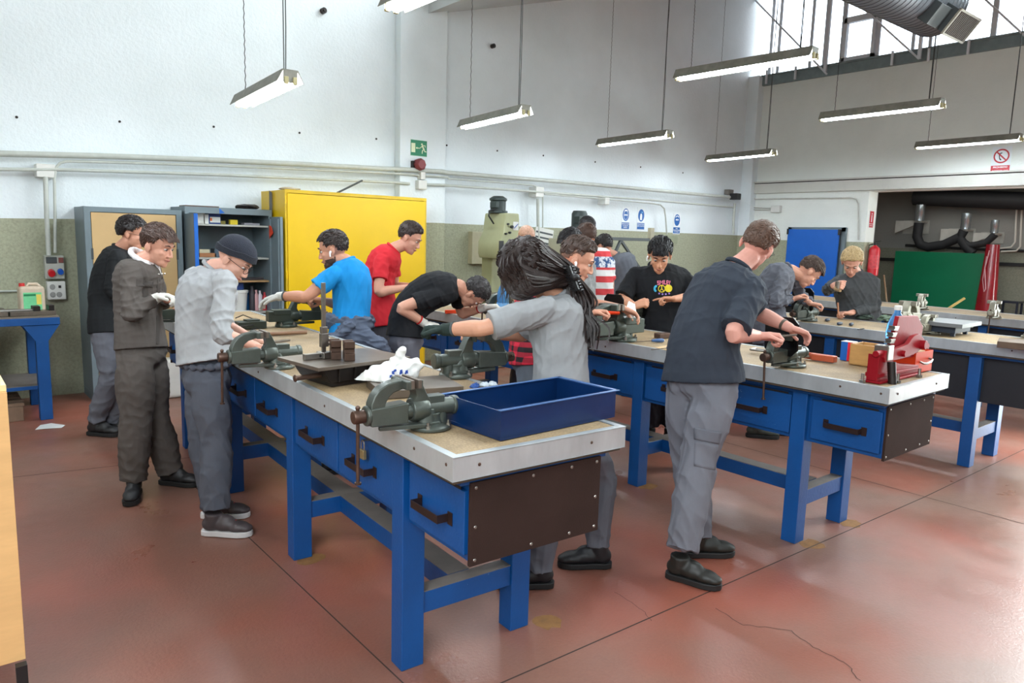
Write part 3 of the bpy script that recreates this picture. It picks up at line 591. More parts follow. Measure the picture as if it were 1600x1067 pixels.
for i, (uv, rz, lb) in enumerate((((1293, 502), 10, 'short grey tool handle alone before the hammering figure'), ((1312, 508), 5, 'dark tool handle, left of the pair on the third workbench'), ((1330, 509), 15, 'dark tool handle, right of the pair on the third workbench'))):
    o = tag(MB().tube([(-.04, 0, .014), (-.03, 0, .014), (.03, 0, .014), (.045, 0, .014)], [.008, .015, .014, .007], 12).build('tool_grip', mat('slate_plastic', (52, 62, 78), .4), None, smooth=True), lb, 'tool handle', 'tool handles on the third workbench'); o.location = onb(*uv); o.rotation_euler.z = R_(rz)
o = tag(MB().bar((-.06, 0, .005), (.06, 0, .005), .012, .006).build('pen', BLACK), 'thin black marker lying near the edge of the third workbench', 'marker'); o.location = onb(1345, 515); o.rotation_euler.z = .1
GLV = mat('green_black_knit', (44, 58, 48), .8, 0, .4, 25)
o = crumple('work_glove', onb(1353, 498), (.12, .06, .022), 14, 41, GLV, .6); tag(o, 'dark green work glove lying beside the hammering figure', 'glove', 'gloves on the third workbench')
o = crumple('work_glove', onb(1383, 501), (.07, .05, .028), 12, 44, mat('grey_green_knit', (96, 116, 96), .8, 0, .4, 20), .7); tag(o, 'pale green work glove left of the water bottle, with orange-marked cuff', 'glove', 'gloves on the third workbench')
# ================================================================ LAMPS
TUBE = mat('lit_fluorescent_tube', (255, 255, 255), .4, 0, 0, emit=((236, 246, 255), 48.0))
HOUS = mat('weathered_lamp_housing', (132, 130, 120), .55, .3, .2, 12)
BRASS = mat('yellowed_lamp_holder', (176, 166, 122), .5, 0, .1)
CHAIN = mat('dark_chain', (70, 72, 72), .5, .5, .1)
def lamp(label, x, y0, z, L=1.28, dx=0.0, top=None, cord=True):
    # hangs with its length along y; (x, y0) the far end
    r = thing('hanging_lamp', label, 'lamp', (x, y0, z), math.atan2(-dx, -L)+math.pi, 'hanging fluorescent lamps')
    def sec(w0, w1, zt, zb, a, b, mb): mb.prism([(-w1, zb), (-w0, zt), (w0, zt), (w1, zb), (w1-.004, zb), (w0-.006, zt-.01), (-w0+.006, zt-.01), (-w1+.004, zb)], a, b)
    m_ = MB(); sec(.055, .095, .10, .014, -L, 0, m_); m_.box(-.05, .05, -L, -L+.004, .01, .096).box(-.05, .05, -.004, 0, .01, .096); m_.build('lamp_housing', HOUS, r, .001)
    for sx in (-1, 1):
        MB().cyl((sx*.03, -L+.02, .022), (sx*.03, -.02, .022), .017, seg=12).build('fluorescent_tube', TUBE, r, smooth=True)
        for yy in (-L-.012, -.012): MB().box(sx*.03-.014, sx*.03+.014, yy, yy+.024, .0, .05).build('lamp_holder', BRASS, r, .003)
    xt = x; zt = (zroofR(x) if x > 5.27 else 4.3+.268*(x+1.2)) if top is None else top
    for k, yy in enumerate((-L+.14, -.14)):
        m_ = MB(); H_ = zt-z-.1; n = 24
        if k == 0:
            m_.tube([(0, yy, .1), (0, yy, zt-z)], .004, 6)
            m_.tube([(.012, yy-.0, .1)]+[(.012+.006*math.sin(q*1.1), yy, .1+H_*q/8) for q in range(1, 9)], .004, 6)
        else: m_.tube([(.003*(-1)**q, yy, .1+H_*q/(n*3)) for q in range(n*3+1)], .0035, 4)
        m_.build('suspension_chain', CHAIN, r)
    return r
def lampz(label, a, b, z, L=1.28):
    A = atz(*a, z+.03); B = atz(*b, z+.03); f, n_ = (A, B) if A.y > B.y else (B, A)
    d = (n_-f); return lamp(label, f.x, f.y, z, L, d.x/abs(d.y)*L)
lampz('hanging fluorescent lamp at left, tilted-looking, highest above the cabinets', (377, 163), (458, 123), 2.62)
lampz('hanging fluorescent lamp over the middle, right of the exit sign pillar', (725, 198), (835, 172), 2.80)
lampz('hanging fluorescent lamp second from the pillar along the back wall', (938, 226), (1054, 211), 2.88)
lampz('smallest hanging fluorescent lamp, before the corner of the room', (1107, 250), (1217, 239), 2.9)
lampz('big dusty hanging fluorescent lamp below the window strip', (1060, 122), (1277, 86), 3.16, 1.36)
lampz('bright hanging fluorescent lamp over the farther benches, under the spiral duct', (1285, 186), (1476, 164), 3.02, 1.28)
lampz('hanging fluorescent lamp at the far right, beside the red prohibition sign', (1433, 230), (1597, 217), 3.0, 1.28)
lamp('large hanging fluorescent lamp cut by the top of the photo, above the pillar', 2.30, 4.03, 2.92, 1.28, 0)
lamp('lamp end cut by the left edge of the photo', .30, 5.46, 2.72, 1.28, 0)
for q, (x, y) in enumerate(((6.6, .9), (9.6, .9), (2.6, -1.6), (6.6, -1.6))): lamp(['hanging fluorescent lamp of the nearer row, just out of the photo above', 'hanging fluorescent lamp of the nearer row by the right wall', 'hanging fluorescent lamp behind the camera, left one', 'hanging fluorescent lamp behind the camera, right one'][q], x, y, 3.1, 1.28, 0)  # four unseen lamps added to fill the right wall and bench sides
# ================================================================ SPIRAL DUCT
r = thing('spiral_duct', 'big grey spiral ventilation duct hanging before the windows', 'duct', (6.45, 2.66, 3.54))
DUCT = mat('dark_spiral_duct', (98, 104, 112), .42, .35, .08, 4)
m_ = MB(); pr = []; x = 0.0; RD = .235; n = 54; pts = []; rs = []
for k in range(n):
    xx = -k*.062; pts += [(xx, 0, 0), (xx-.052, 0, 0), (xx-.055, 0, 0), (xx-.059, 0, 0)]; rs += [RD, RD, RD+.004, RD+.004]
m_.tube(pts, rs, 36); m_.build('duct_pipe', DUCT, r, smooth=True)
m_ = MB(); m_.tube([(0, 0, 0), (.05, 0, 0)], [RD+.004, RD-.02], 36)
m_.build('end_cap', DUCT, r, smooth=True)
# outlet box, its grille turned down towards the benches
q = Matrix.Translation((-.12, -.12, -.13)) @ Matrix.Rotation(R_(38), 4, 'X') @ Matrix.Rotation(R_(0), 4, 'Z')
m_ = MB(); m_.box(-.2, .19, -.16, .0, -.09, .09, q); m_.box(-.4, -.2, -.12, .05, -.09, .07, q)
m_.build('outlet_box', GREYD, r, .003)
m_ = MB(); m_.box(-.205, .195, -.175, -.16, -.10, -.085, q).box(-.205, .195, -.175, -.16, .085, .10, q).box(-.205, -.19, -.175, -.16, -.1, .1, q).box(.18, .195, -.175, -.16, -.1, .1, q); m_.build('grille_frame', mat('beige_frame', (150, 146, 132), .5), r, .001)
m_ = MB()
for k in range(14): m_.box(-.18+k*.026, -.172+k*.026, -.172, -.16, -.09, .09, q)
m_.build('grille', mat('brown_grille', (92, 82, 76), .5, .3), r)
m_ = MB()
for xx in (-1.2, -2.7): m_.tube([(xx, RD*math.cos(t), RD*math.sin(t)) for t in [math.pi*k/8 for k in range(9)]], .006, 6); m_.cyl((xx, 0, RD), (xx, 0, 1.0), .005, seg=6)
m_.build('hanger', CHAIN, r)
# ================================================================ CONDUITS ON THE BACK WALL
def wallpts(us, off): return [aty(u, v, YW-off) for u, v in us]
def conduit(label, us, rad, off=.035, grp='wall conduits'):
    o = MB().tube(wallpts(us, off), rad, 10).build('wall_conduit', PIPE, None, smooth=True); tag(o, label, 'conduit', grp); return o
conduit('thick upper conduit running along the whole back wall', [(-60, 238), (0, 240), (170, 244), (340, 250.5), (480, 257), (606, 264), (617, 264), (690, 268), (700, 270), (880, 284), (1010, 296), (1144, 308.5)], .028, .155)
conduit('thin conduit just below the thick one, bending down at left', [(86, 395), (86, 330), (85, 280), (87, 262), (94, 255), (104, 252), (170, 253.5), (340, 259), (480, 265), (617, 271), (700, 277)], .013, .15)
conduit('lower conduit from the left junction box to the pillar', [(-60, 263), (0, 264.5), (62, 265), (90, 265), (340, 273), (480, 279), (617, 285), (640, 287)], .017, .15)
conduit('lower conduit right of the pillar, towards the corner', [(660, 288), (690, 289), (836, 299.5), (1010, 312), (1146, 324)], .017, .15)
conduit('very thin conduit between the two larger ones right of the pillar', [(700, 279), (830, 289), (842, 293)], .010, .15)
conduit('thin conduit that bends down beside the blue safety signs', [(850, 303), (945, 311), (1020, 318), (1032, 320), (1038, 326), (1040, 340), (1042, 366)], .012, .15)
conduit('conduit dropping from the left junction box to the socket panel', [(71, 276), (73, 340), (76, 399)], .020, .15)
conduit('thick conduit dropping from the junction box behind the machines', [(840, 310), (841, 360), (842, 420)], .022, .15)
conduit('thin conduit dropping behind the machines', [(848, 306), (848, 370)], .010, .15)
conduit('thin conduit at the left edge of the wall above the plastic canister', [(-20, 455.5), (70, 453.5)], .009, .03)
conduit('conduit dropping from the loudspeaker in the corner', [(1148, 318), (1146, 345), (1146, 366)], .022, .15)
def wbox(name, label, cat, u, v, w_, h_, d_, m_, off=.0, rad=.008):
    p = aty(u, v, YW-.12); o = MB().box(p.x-w_/2, p.x+w_/2, YW-.001-.06-d_-off, YW-.001-off-.0, p.z-h_/2, p.z+h_/2).build(name, m_, None, rad); return tag(o, label, cat)
wbox('junction_box', 'large white junction box above the socket panel at left', 'junction box', 71, 267, .15, .12, .10, PLASW)
wbox('junction_box', 'white junction box on the pillar below the emergency light', 'junction box', 655.5, 289, .12, .11, .14, PLASW)
wbox('cable_box', 'narrow white box on the pillar between red siren and junction box', 'junction box', 656, 275, .07, .09, .14, PLASW)
wbox('junction_box', 'white junction box over the machines, with two conduits dropping', 'junction box', 841, 300, .15, .14, .10, PLASW)
wbox('junction_box', 'small white junction box left of the blue safety signs', 'junction box', 946, 314, .10, .11, .10, PLASW)
# bolts / marks on the wall
p = aty(505, 17, YW-.02); r = tag(MB().cyl((0, 0.02, 0), (0, -.03, 0), .032, seg=16).cyl((0, -.03, 0), (0, -.045, 0), .014, seg=10).build('wall_anchor', IRON), 'dark round anchor high on the wall, left of the pillar', 'anchor'); r.location = p
p = aty(770, 72, YW-.02); r = tag(MB().cyl((0, 0.02, 0), (0, -.03, 0), .028, seg=16).cyl((0, -.03, 0), (0, -.045, 0), .014, seg=10).build('wall_anchor', IRON), 'dark round anchor high on the wall, right of the pillar', 'anchor'); r.location = p
k = 0
holes = MB()
for u, v in ((26, 183), (187, 190), (334, 198), (468, 207.5), (588, 217), (698, 227), (777, 235.5), (849, 243), (930, 253), (1001, 261), (1067, 270)): p = aty(u, v, YW-.003); holes.cyl((p.x, YW+.01, p.z), (p.x, YW-.006, p.z), .012, seg=8)
o = holes.build('drill_holes', IRON); tag(o, 'row of small dark drill holes along the back wall above the conduits', 'holes', kind='stuff')
# loudspeaker in the corner
p = aty(1151, 304, YW-.25); r = thing('loudspeaker', 'small dark loudspeaker at the end of the conduits in the corner', 'speaker', (p.x, p.y, p.z))
MB().box(-.07, .07, -.05, .10, -.09, .02).build('speaker_body', BLACK, r, .01); MB().box(-.09, .05, .1, .2, .0, .09).build('bracket', mat('grey_brown_metal', (110, 104, 98), .5), r, .004)
# ================================================================ SIGNS
def sign(name, label, P, nrm, w_, h_, parts, texts=(), cat='sign', back=(232, 238, 240)):
    n = V(nrm).normalized(); x = V((0, 0, 1)).cross(n).normalized(); M3 = Matrix(((x.x, 0, n.x, P[0]), (x.y, 0, n.y, P[1]), (x.z, 1, n.z, P[2]), (0, 0, 0, 1)))
    r = tag(MB().box(-w_/2, w_/2, -h_/2, h_/2, -.003, .001, M3).build(name, mat('sign%d_%d_%d' % back, back, .4, 0, 0)), label, cat)
    def poly(nm, pts, z, col, em=None):
        m_ = MB(); m_.prism(pts, z, z+.0008, M3, 'xy'); return m_.build(nm, mat('ink%d_%d_%d' % col, col, .45, 0, 0), r)
    for (nm, pts, z, col) in parts: poly(nm, pts, z, col)
    for (s_, x_, y_, sz, col) in texts:
        c = bpy.data.curves.new('text', 'FONT'); c.body = s_; c.size = sz; c.align_x = 'CENTER'; c.align_y = 'CENTER'; c.extrude = .0004; c.offset = sz*.012
        to = bpy.data.objects.new('lettering', c); sc.collection.objects.link(to); dg = bpy.context.evaluated_depsgraph_get(); me = bpy.data.meshes.new_from_object(to.evaluated_get(dg)); bpy.data.objects.remove(to)
        q = M3 @ Matrix.Translation((x_, y_, .0025)); me.transform(q); me.materials.clear(); me.materials.append(mat('ink%d_%d_%d' % col, col, .45, 0, 0))
        lo = bpy.data.objects.new('lettering', me); sc.collection.objects.link(lo); lo.parent = r
    return r
def circ(cx, cy, rx, ry=None, n=28, a0=0, a1=360): ry = ry or rx; return [(cx+rx*math.cos(R_(a0+(a1-a0)*k/n)), cy+ry*math.sin(R_(a0+(a1-a0)*k/n))) for k in range(n if a1-a0 == 360 else n+1)]
def rect(a, b, c, d): return [(a, c), (b, c), (b, d), (a, d)]
def thick(p, q, w_):
    p, q = V(p), V(q); d = (q-p).normalized(); n = V((-d.y, d.x))*w_/2; return [tuple(p+n), tuple(p-n), tuple(q-n), tuple(q+n)]
GR, CRM, BL, WH, RD_ = (16, 120, 82), (226, 232, 196), (0, 92, 168), (240, 244, 246), (190, 34, 48)
p = aty(654.5, 231.5, YW-.125)
sign('exit_sign', 'green emergency exit sign with running figure and arrow on the pillar', (p.x, YW-.124, p.z), (0, -1, 0), .235, .195,
 [('green_field', rect(-.115, .115, -.093, .093), .001, GR), ('door_symbol', rect(-.108, -.052, -.055, .055), .002, CRM),
  ('arrow', [(-.045, 0), (-.025, .014), (-.025, .005), (.012, .005), (.012, -.005), (-.025, -.005), (-.025, -.014)], .002, CRM),
  ('running_figure', circ(.042, .05, .012, n=12), .002, CRM), ('running_figure', thick((.045, .036), (.072, -.01), .02), .002, CRM), ('running_figure', thick((.05, .032), (.028, .012), .009), .0025, CRM), ('running_figure', thick((.028, .014), (.016, .0), .008), .0025, CRM),
  ('running_figure', thick((.055, .036), (.088, .036), .009), .0025, CRM), ('running_figure', thick((.088, .04), (.09, .015), .008), .0025, CRM), ('running_figure', thick((.07, -.005), (.05, -.028), .012), .0025, CRM), ('running_figure', thick((.05, -.022), (.046, -.062), .011), .0025, CRM), ('running_figure', thick((.074, -.005), (.084, -.035), .012), .0025, CRM), ('running_figure', thick((.08, -.034), (.108, -.036), .01), .0025, CRM)], back=(206, 232, 214))
p = aty(657, 257, YW-.2)
r = thing('alarm_siren', 'dark red alarm siren below the exit sign', 'siren', (p.x, YW-.12, p.z)); MB().tube([(0, 0, 0), (0, -.03, 0), (0, -.09, .0), (0, -.12, 0)], [.06, .075, .075, .055], 8).build('siren_body', mat('dark_red_plastic', (118, 46, 50), .5), r, .004); MB().box(-.09, -.06, -.05, 0, -.04, .04).cyl((-.045, -.04, -.06), (-.03, -.05, -.085), .008, seg=8).build('siren_bracket', IRON, r)
def ppe(label, u, v, kind, line):
    p = aty(u, v, YW-.01); w_, h_ = .185, .36
    C = [('blue_disc', circ(0, .055, .074, .098), .001, BL)]
    if kind == 'head':
        C += [('pictogram', circ(0, .055, .05, .078), .0018, WH), ('pictogram', circ(0, .05, .044, .068), .0024, BL), ('pictogram', circ(0, .11, .04, .028, 16, 0, 180), .003, WH), ('pictogram', rect(-.036, .036, .04, .062), .003, WH), ('pictogram', rect(-.006, .006, .038, .05), .0036, BL)]
    elif kind == 'glove':
        C += [('pictogram', rect(-.028, .022, -.018, .055), .0018, WH), ('pictogram', circ(-.003, .06, .022, .026, 14), .0018, WH), ('pictogram', circ(.018, .105, .02, .014, 12), .0018, (96, 164, 216))]
    else:
        C += [('pictogram', circ(0, .098, .045, .032, 16, 0, 180), .002, WH), ('pictogram', circ(0, .098, .03, .018, 16, 0, 180), .0026, BL), ('pictogram', circ(-.02, .06, .02, .013, 14), .003, WH), ('pictogram', circ(.02, .06, .02, .013, 14), .003, WH)]
    C += [('blue_strip', rect(-.088, .088, -.168, -.066), .001, BL)]
    return sign('safety_sign', label, (p.x, YW-.004, p.z), (0, -1, 0), w_, h_, C, [(t, 0, -.088-.028*i, .026, WH) for i, t in enumerate(line)])
ppe('blue head protection sign, leftmost of the three safety signs', 978, 341, 'head', ('OBLIGATORIO', 'EL USO DE', 'CARETA'))
ppe('blue gloves sign, in the middle of the three safety signs', 1002, 342, 'glove', ('OBLIGATORIO', 'USAR GUANTES'))
ppe('blue goggles sign, rightmost of the three, beyond the conduit', 1058, 349, 'gog', ('USO', 'OBLIGATORIO', 'DE GAFAS'))
p = atx(1564, 250, XR-.01)
ring = circ(0, .03, .105, n=36); rin = circ(0, .03, .083, n=36)
sign('prohibition_sign', 'red and white prohibition sign high on the right wall', (XR-.006, p.y, p.z), (-1, 0, 0), .245, .375,
 [('red_ring', circ(0, .055, .1), .001, RD_), ('white_disc', circ(0, .055, .08), .0018, WH), ('pictogram', thick((-.03, .085), (-.02, .02), .012), .0024, (30, 40, 60)), ('pictogram', thick((-.02, .02), (.0, .0), .016), .0026, (30, 40, 60)), ('pictogram', thick((-.03, .085), (.005, .1), .014), .0026, (30, 40, 60)), ('red_bar', thick((-.062, .115), (.062, -.006), .018), .0032, RD_),
  ('red_strip', rect(-.118, .118, -.178, -.075), .001, RD_)], [('PROHIBIDO', 0, -.10, .034, WH), ('ACCEDER LINE', 0, -.15, .03, WH)])
p = aty(1364, 343, OY-.26)
r = sign('extinguisher_sign', 'small red fire extinguisher sign on the edge of the opening', (XR+.15, OY-.006, aty(1365, 343, OY).z), (0, -1, 0), .15, .27, [('red_field', rect(-.068, .068, -.07, .13), .001, RD_), ('pictogram', rect(-.012, .012, -.045, .07), .002, WH), ('pictogram', rect(-.012, .012, .08, .10), .002, WH), ('red_strip', rect(-.068, .068, -.132, -.078), .001, RD_)], [('EXTINTOR', 0, -.105, .022, WH)])
# conduits on the right wall
def rconduit(label, us, rad): o = MB().tube([atx(u, v, XR-.03) for u, v in us], rad, 8).build('wall_conduit', mat('wall_coloured_conduit', (196, 196, 188), .5), None, smooth=True); tag(o, label, 'conduit', 'conduits on the right wall')
rconduit('thin conduit on the right wall above the blue board, turning down', [(1170, 311), (1330, 309), (1338, 311), (1341, 318), (1341, 375)], .012)
rconduit('upper short conduit to the white box on the right wall', [(1170, 324), (1208, 325)], .010)
rconduit('lower short conduit to the white box on the right wall', [(1170, 327.5), (1208, 328)], .010)
p = atx(1214, 327, XR); o = tag(MB().box(XR-.08, XR, p.y-.10, p.y+.08, p.z-.06, p.z+.06).build('junction_box', PLASW, None, .01), 'white junction box on the right wall above the blue board', 'junction box')
# blue board leaning before the door
a = atx(1232, 358, XR-.12); b_ = atx(1312, 360, XR-.12)
o = thing('blue_board', 'bright blue board standing before the grey door frame', 'board', (XR-.12, (a.y+b_.y)/2, 0)); hw = (a.y-b_.y)/2
MB().box(-.015, .015, -hw, hw, .25, a.z).build('board_panel', mat('bright_blue_board', (0, 92, 186), .45, 0, .05), o, .003)
for s_ in (-1, 1): MB().box(-.02, .02, s_*hw-.018, s_*hw+.018, a.z-.09, a.z+.006).build('corner_fitting', BLACK, o)
MB().box(-.3, .02, -hw+.1, -hw+.14, 0, .26).box(-.3, .02, hw-.14, hw-.1, 0, .26).build('board_foot', GREYD, o)
# fire extinguisher
p = atx(1369, 405, XR-.12)
r = thing('fire_extinguisher', 'red fire extinguisher hanging at the edge of the opening', 'fire extinguisher', (XR+.17, OY-.097, aty(1369, 405, OY).z-.27)); RF = mat('extinguisher_red', (196, 26, 40), .3, 0, .05)
m_ = MB(); m_.lathe([(.07, 0), (.085, .015), (.085, .42), (.07, .46), (.03, .49), (.025, .5)], seg=20); m_.build('cylinder', RF, r, smooth=True)
m_ = MB(); m_.cyl((0, 0, .49), (0, 0, .54), .018, seg=10); m_.bar((.0, .02, .55), (0, -.09, .57), .02, .008); m_.bar((.0, .02, .535), (0, -.07, .52), .02, .006); m_.build('valve', BLACK, r)
m_ = MB(); m_.tube([(0, .03, .52), (0, .1, .5), (0, .12, .35), (0, .1, .1)], .012, 8); m_.build('hose', BLACK, r, smooth=True); MB().lathe([(.0858, .12), (.0858, .34)], seg=20).build('label_band', mat('faded_red_label', (206, 70, 76), .5, 0, .3, 30), r, smooth=True)
# ================================================================ WELDING BAY
a = atx(1400, 392, AX-.5); b_ = atx(1548, 397, AX-.5)
r = tag(MB().box(AX-.52, AX-.49, b_.y, a.y, .45, a.z).box(AX-.5, AX-.2, b_.y+.1, b_.y+.14, 0, .5).box(AX-.5, AX-.2, a.y-.14, a.y-.1, 0, .5).build('green_board', mat('bottle_green_board', (0, 116, 78), .4, 0, .08, 2), None, .003), 'large green board standing in the dark bay', 'board')
p = atx(1552, 382, AX-1.0)
r = thing('rolled_curtain', 'tall roll of glossy dark red plastic curtain beside the green board', 'curtain roll', (AX-1.0, p.y, .0)); RG = mat('glossy_dark_red_plastic', (140, 14, 30), .15, 0, .2, 5, .3, 6, spec=.8)
m_ = MB(); m_.tube([(.0, 0, .02), (0, 0, .6), (0, 0, 1.2), (0, .0, p.z)], [.17, .16, .13, .10], 14); m_.build('curtain', RG, r, smooth=True)
m_ = MB(); m_.tube([(-.15, .0, p.z-.1), (-.17, .03, p.z-.4), (-.17, -.02, p.z-.75), (-.17, .0, p.z-.8), (-.17, .04, p.z-.6), (-.15, .03, p.z-.2)], .008, 6); m_.build('clear_fold', mat('pale_plastic_edge', (206, 150, 156), .2), r, smooth=True)
SILV = mat('bright_galvanised_pipe', (178, 186, 192), .25, .85, .08); FL = mat('black_hose_fabric', (30, 32, 36), .7, 0, .15, 10)
def hood(label, u, v, s):
    c_ = atx(u, v, AX-.35)
    r = thing('extraction_arm', label, 'extraction arm', tuple(c_), 0, 'fume extraction arms in the bay')
    m_ = MB(); m_.tube([(0, 0, .0), (0, 0, .15*s), (0, 0, .16*s), (0, 0, .30*s)], [.085*s, .085*s, .09*s, .085*s], 18); m_.build('galvanised_spigot', SILV, r, smooth=True)
    m_ = MB(); m_.prism([(-.05, .0), (.42*s, .0), (.42*s, -.24*s), (-.05, -.03)], -.02, .02, plane='yz'); m_.box(-.03, .35, -.03, .03, -.03, .0); m_.box(.33, .35, -.06, .42*s, -.24*s, .02); m_.build('wall_bracket', mat('dull_white_bracket', (176, 176, 170), .6), r, .003)
    return r, c_
for (lb, u, v, s, hose) in (('fume extraction arm nearest in the dark bay, hose sweeping right', 1436, 345, 1.0, [(1436, 348), (1433, 370), (1438, 382), (1450, 386), (1475, 382), (1500, 370)]),
                         ('fume extraction arm in the middle of the dark bay', 1508, 358, .95, [(1506, 360), (1500, 372), (1508, 384), (1520, 396)]),
                         ('fume extraction arm farthest to the right in the dark bay', 1553, 364, .75, [(1555, 366), (1540, 380), (1515, 384), (1505, 378)])):
    r, c_ = hood(lb, u, v, s)
    MB().tube([atx(a_, b2, AX-.36)-c_ for a_, b2 in hose], .085*s, 12).build('flexible_hose', FL, r, smooth=True)
def baypipe(label, pts, off, rad, m_=None): o = MB().tube([atx(u, v, AX-off) for u, v in pts], rad, 10).build('bay_pipe', m_ or FL, None, smooth=True); tag(o, label, 'pipe', 'pipes in the dark bay')
baypipe('dark duct under the ceiling of the bay', [(1430, 308), (1600, 314), (1650, 316)], .3, .16)
baypipe('horizontal pipe behind the extraction hoses', [(1415, 383), (1500, 388), (1600, 392)], .05, .025)
baypipe('pale gas pipe at right of the bay, left one', [(1589, 312), (1586, 378), (1580, 386), (1562, 388)], .12, .016, CREAM)
baypipe('pale gas pipe at right of the bay, right one', [(1597, 312), (1594, 385), (1588, 392), (1564, 393)], .12, .016, CREAM)
for a_, lb in (((1384, 405), 'short black strip on the bay wall left of the green board'), ((1580, 413), 'short black strip on the bay wall right of the red roll')):
    p = dep(*a_, 11.2 if a_[0] < 1500 else 13.2); o = tag(MB().box(-.12, .12, -.02, .02, -.03, .03).build('wall_rail', BLACK), lb, 'rail'); o.location = (p.x, p.y, p.z) if a_[0] > 1500 else atx(*a_, AX-.03)
    q = atx(*a_, AX-.03); o.location = q; o.rotation_euler.z = pi/2; o.scale.x = 1.8
for (a_, b2, lb) in (((1381, 430), (1388, 492), 'broom handle leaning at the opening'), ((1372, 462), (1384, 492), 'thin pale stick leaning beside the broom handle')):
    A = atx(*a_, XR+.55); B = atx(*b2, XR+.35); B.z = B.z; d = (B-A); B2 = A+d*((A.z-0.0)/(A.z-B.z)); o = tag(MB().cyl(A, B2, .014, seg=8).build('stick', mat('pale_wood_stick', (140, 112, 82), .6), None, smooth=True), lb, 'stick', 'leaning sticks')
A = dep(1507, 466, 11.3); B = dep(1460, 496, 11.3); o = tag(MB().cyl(A, B+(B-A)*.9, .02, seg=8).build('stick', mat('yellow_wood_stick', (186, 160, 92), .6), None, smooth=True), 'yellowish wooden stick leaning before the green board', 'stick', 'leaning sticks')
p = atx(1574, 470, AX-.4); r = thing('steel_stool', 'dark blue-black steel stand right of the red roll', 'stand', (p.x, p.y-.05, 0)); m_ = MB()
for y in (-.14, .14):
    for x in (-.12, .12): m_.box(x-.015, x+.015, y-.015, y+.015, 0, p.z)
m_.box(-.14, .14, -.16, .16, p.z-.03, p.z).box(-.13, .13, -.15, .15, .4, .43).build('stand_frame', mat('blue_black_paint', (24, 34, 52), .4), r)
# ================================================================ CABINETS
def cab_shell(r, W_, D_, H_, m, base=.08, name='cabinet_body', backc=None):
    mb_ = MB(); t_ = .03
    mb_.box(0, t_, 0, D_, 0, H_).box(W_-t_, W_, 0, D_, 0, H_).box(0, W_, 0, D_, H_-t_, H_).box(0, W_, 0, D_, base-t_, base).box(0, W_, D_-.01, D_, 0, H_)
    return mb_.build(name, m, r, .002)
YF = 7.50
a = aty(130, 322, YF); b_ = aty(283, 323, YF); H1 = a.z
r = thing('steel_cabinet', 'closed grey steel cabinet with tan doors at the left of the back wall', 'cabinet', (a.x, YF, 0)); W_ = b_.x-a.x
cab_shell(r, W_, YW-YF-.01, H1, GREY)
TAN = mat('tan_hardboard', (196, 164, 114), .6, 0, .06, 3)
for s_ in (0, 1):
    x0_, x1_ = (.055, W_/2-.002) if s_ == 0 else (W_/2+.002, W_-.055); d = MB().box(x0_, x1_, -.006, .012, .09, H1-.05).build('cabinet_door', TAN, r, .001)
    m_ = MB()
    for z in (.4, H1-.42): m_.box(x0_-.014 if s_ == 0 else x1_-.004, x0_+.004 if s_ == 0 else x1_+.014, -.014, -.004, z-.05, z+.05)
    m_.build('hinge', GREYD, d)
MB().box(0, .05, -.012, 0, 0, H1).box(W_-.05, W_, -.012, 0, 0, H1).box(.0495, W_-.0495, -.012, 0, H1-.045, H1).box(.0495, W_-.0495, -.012, 0, .04, .09).build('face_frame', GREY, r, .001)
# open cabinet
a = aty(288, 322, YF); b_ = aty(424, 326, YF); H2 = a.z; W_ = b_.x-a.x
r = thing('steel_cabinet', 'open grey steel cabinet with shelves of supplies', 'cabinet', (a.x, YF, 0))
cab_shell(r, W_, YW-YF-.01, H2, GREY)
MB().box(0, .035, -.012, 0, 0, H2).box(W_-.035, W_, -.012, 0, 0, H2).box(.0345, W_-.0345, -.012, 0, H2-.06, H2).build('face_frame', GREY, r, .001)
PXM = (YF)/1.0
def zc(v): return aty(360, v, YF+.1).z
shelf_z = [zc(351), zc(402), zc(438), zc(487)]
for k, z in enumerate(shelf_z): MB().box(.03, W_-.03, .02, YW-YF-.03, z-.018, z).build('shelf', mat('pale_shelf_paint', (176, 178, 170), .5) if k != 2 else mat('wood_shelf', (170, 136, 92), .6), r, .001)
dl = MB().box(-.0, .028, -.30, -.002, .1, H2-.07).build('cabinet_door', GREY, r, .002); MB().box(-.004, .03, -.312, -.30, .1, H2-.07).build('blue_edge', mat('blue_tape', (0, 92, 180), .5), dl)
dr = MB().box(W_-.028, W_+.0, -.30, -.002, .1, H2-.07).box(W_-.045, W_-.028, -.28, -.24, .12, H2-.09).box(W_-.045, W_-.028, -.06, -.02, .12, H2-.09).build('cabinet_door', GREY, r, .002)
zz = aty(416, 361, YF).z; MB().prism([(-.16, zz-.02), (-.11, zz+.05), (-.06, zz+.06), (-.06, zz-.08), (-.10, zz-.05)], W_-.05, W_-.046, plane='yz').build('orange_sticker', mat('orange_red_sticker', (206, 66, 38), .6, 0, .2, 20), dr)
MB().prism([(W_*.38, H2-.058), (W_*.38, H2-.005), (W_*.44, H2-.05)], -.014, -.012).build('blue_tape', mat('blue_tape', (0, 92, 180), .5), r)
XO = a.x
def item(name, label, cat, u, z, w_, d_, h_, m_, y=.10, rnd=False, grp=None):
    x = aty(u, 400, YF+y).x; 
    mb_ = MB()
    if rnd: mb_.lathe([(w_/2, 0), (w_/2, h_*.75), (w_/4, h_*.85), (w_/4, h_)], seg=14)
    else: mb_.box(-w_/2, w_/2, 0, d_, 0, h_)
    o = mb_.build(name, m_, None, .002); o.location = (x, YF+y, z+.001); return tag(o, label, cat, grp)
z0, z1, z2, z3 = shelf_z
def cm(n, c): return mat('c_'+n, c, .5, 0, .05)
item('carton', 'white carton at the left of the top cabinet shelf', 'box', 315, z0, .085, .1, .11, cm('w', (222, 222, 216)))
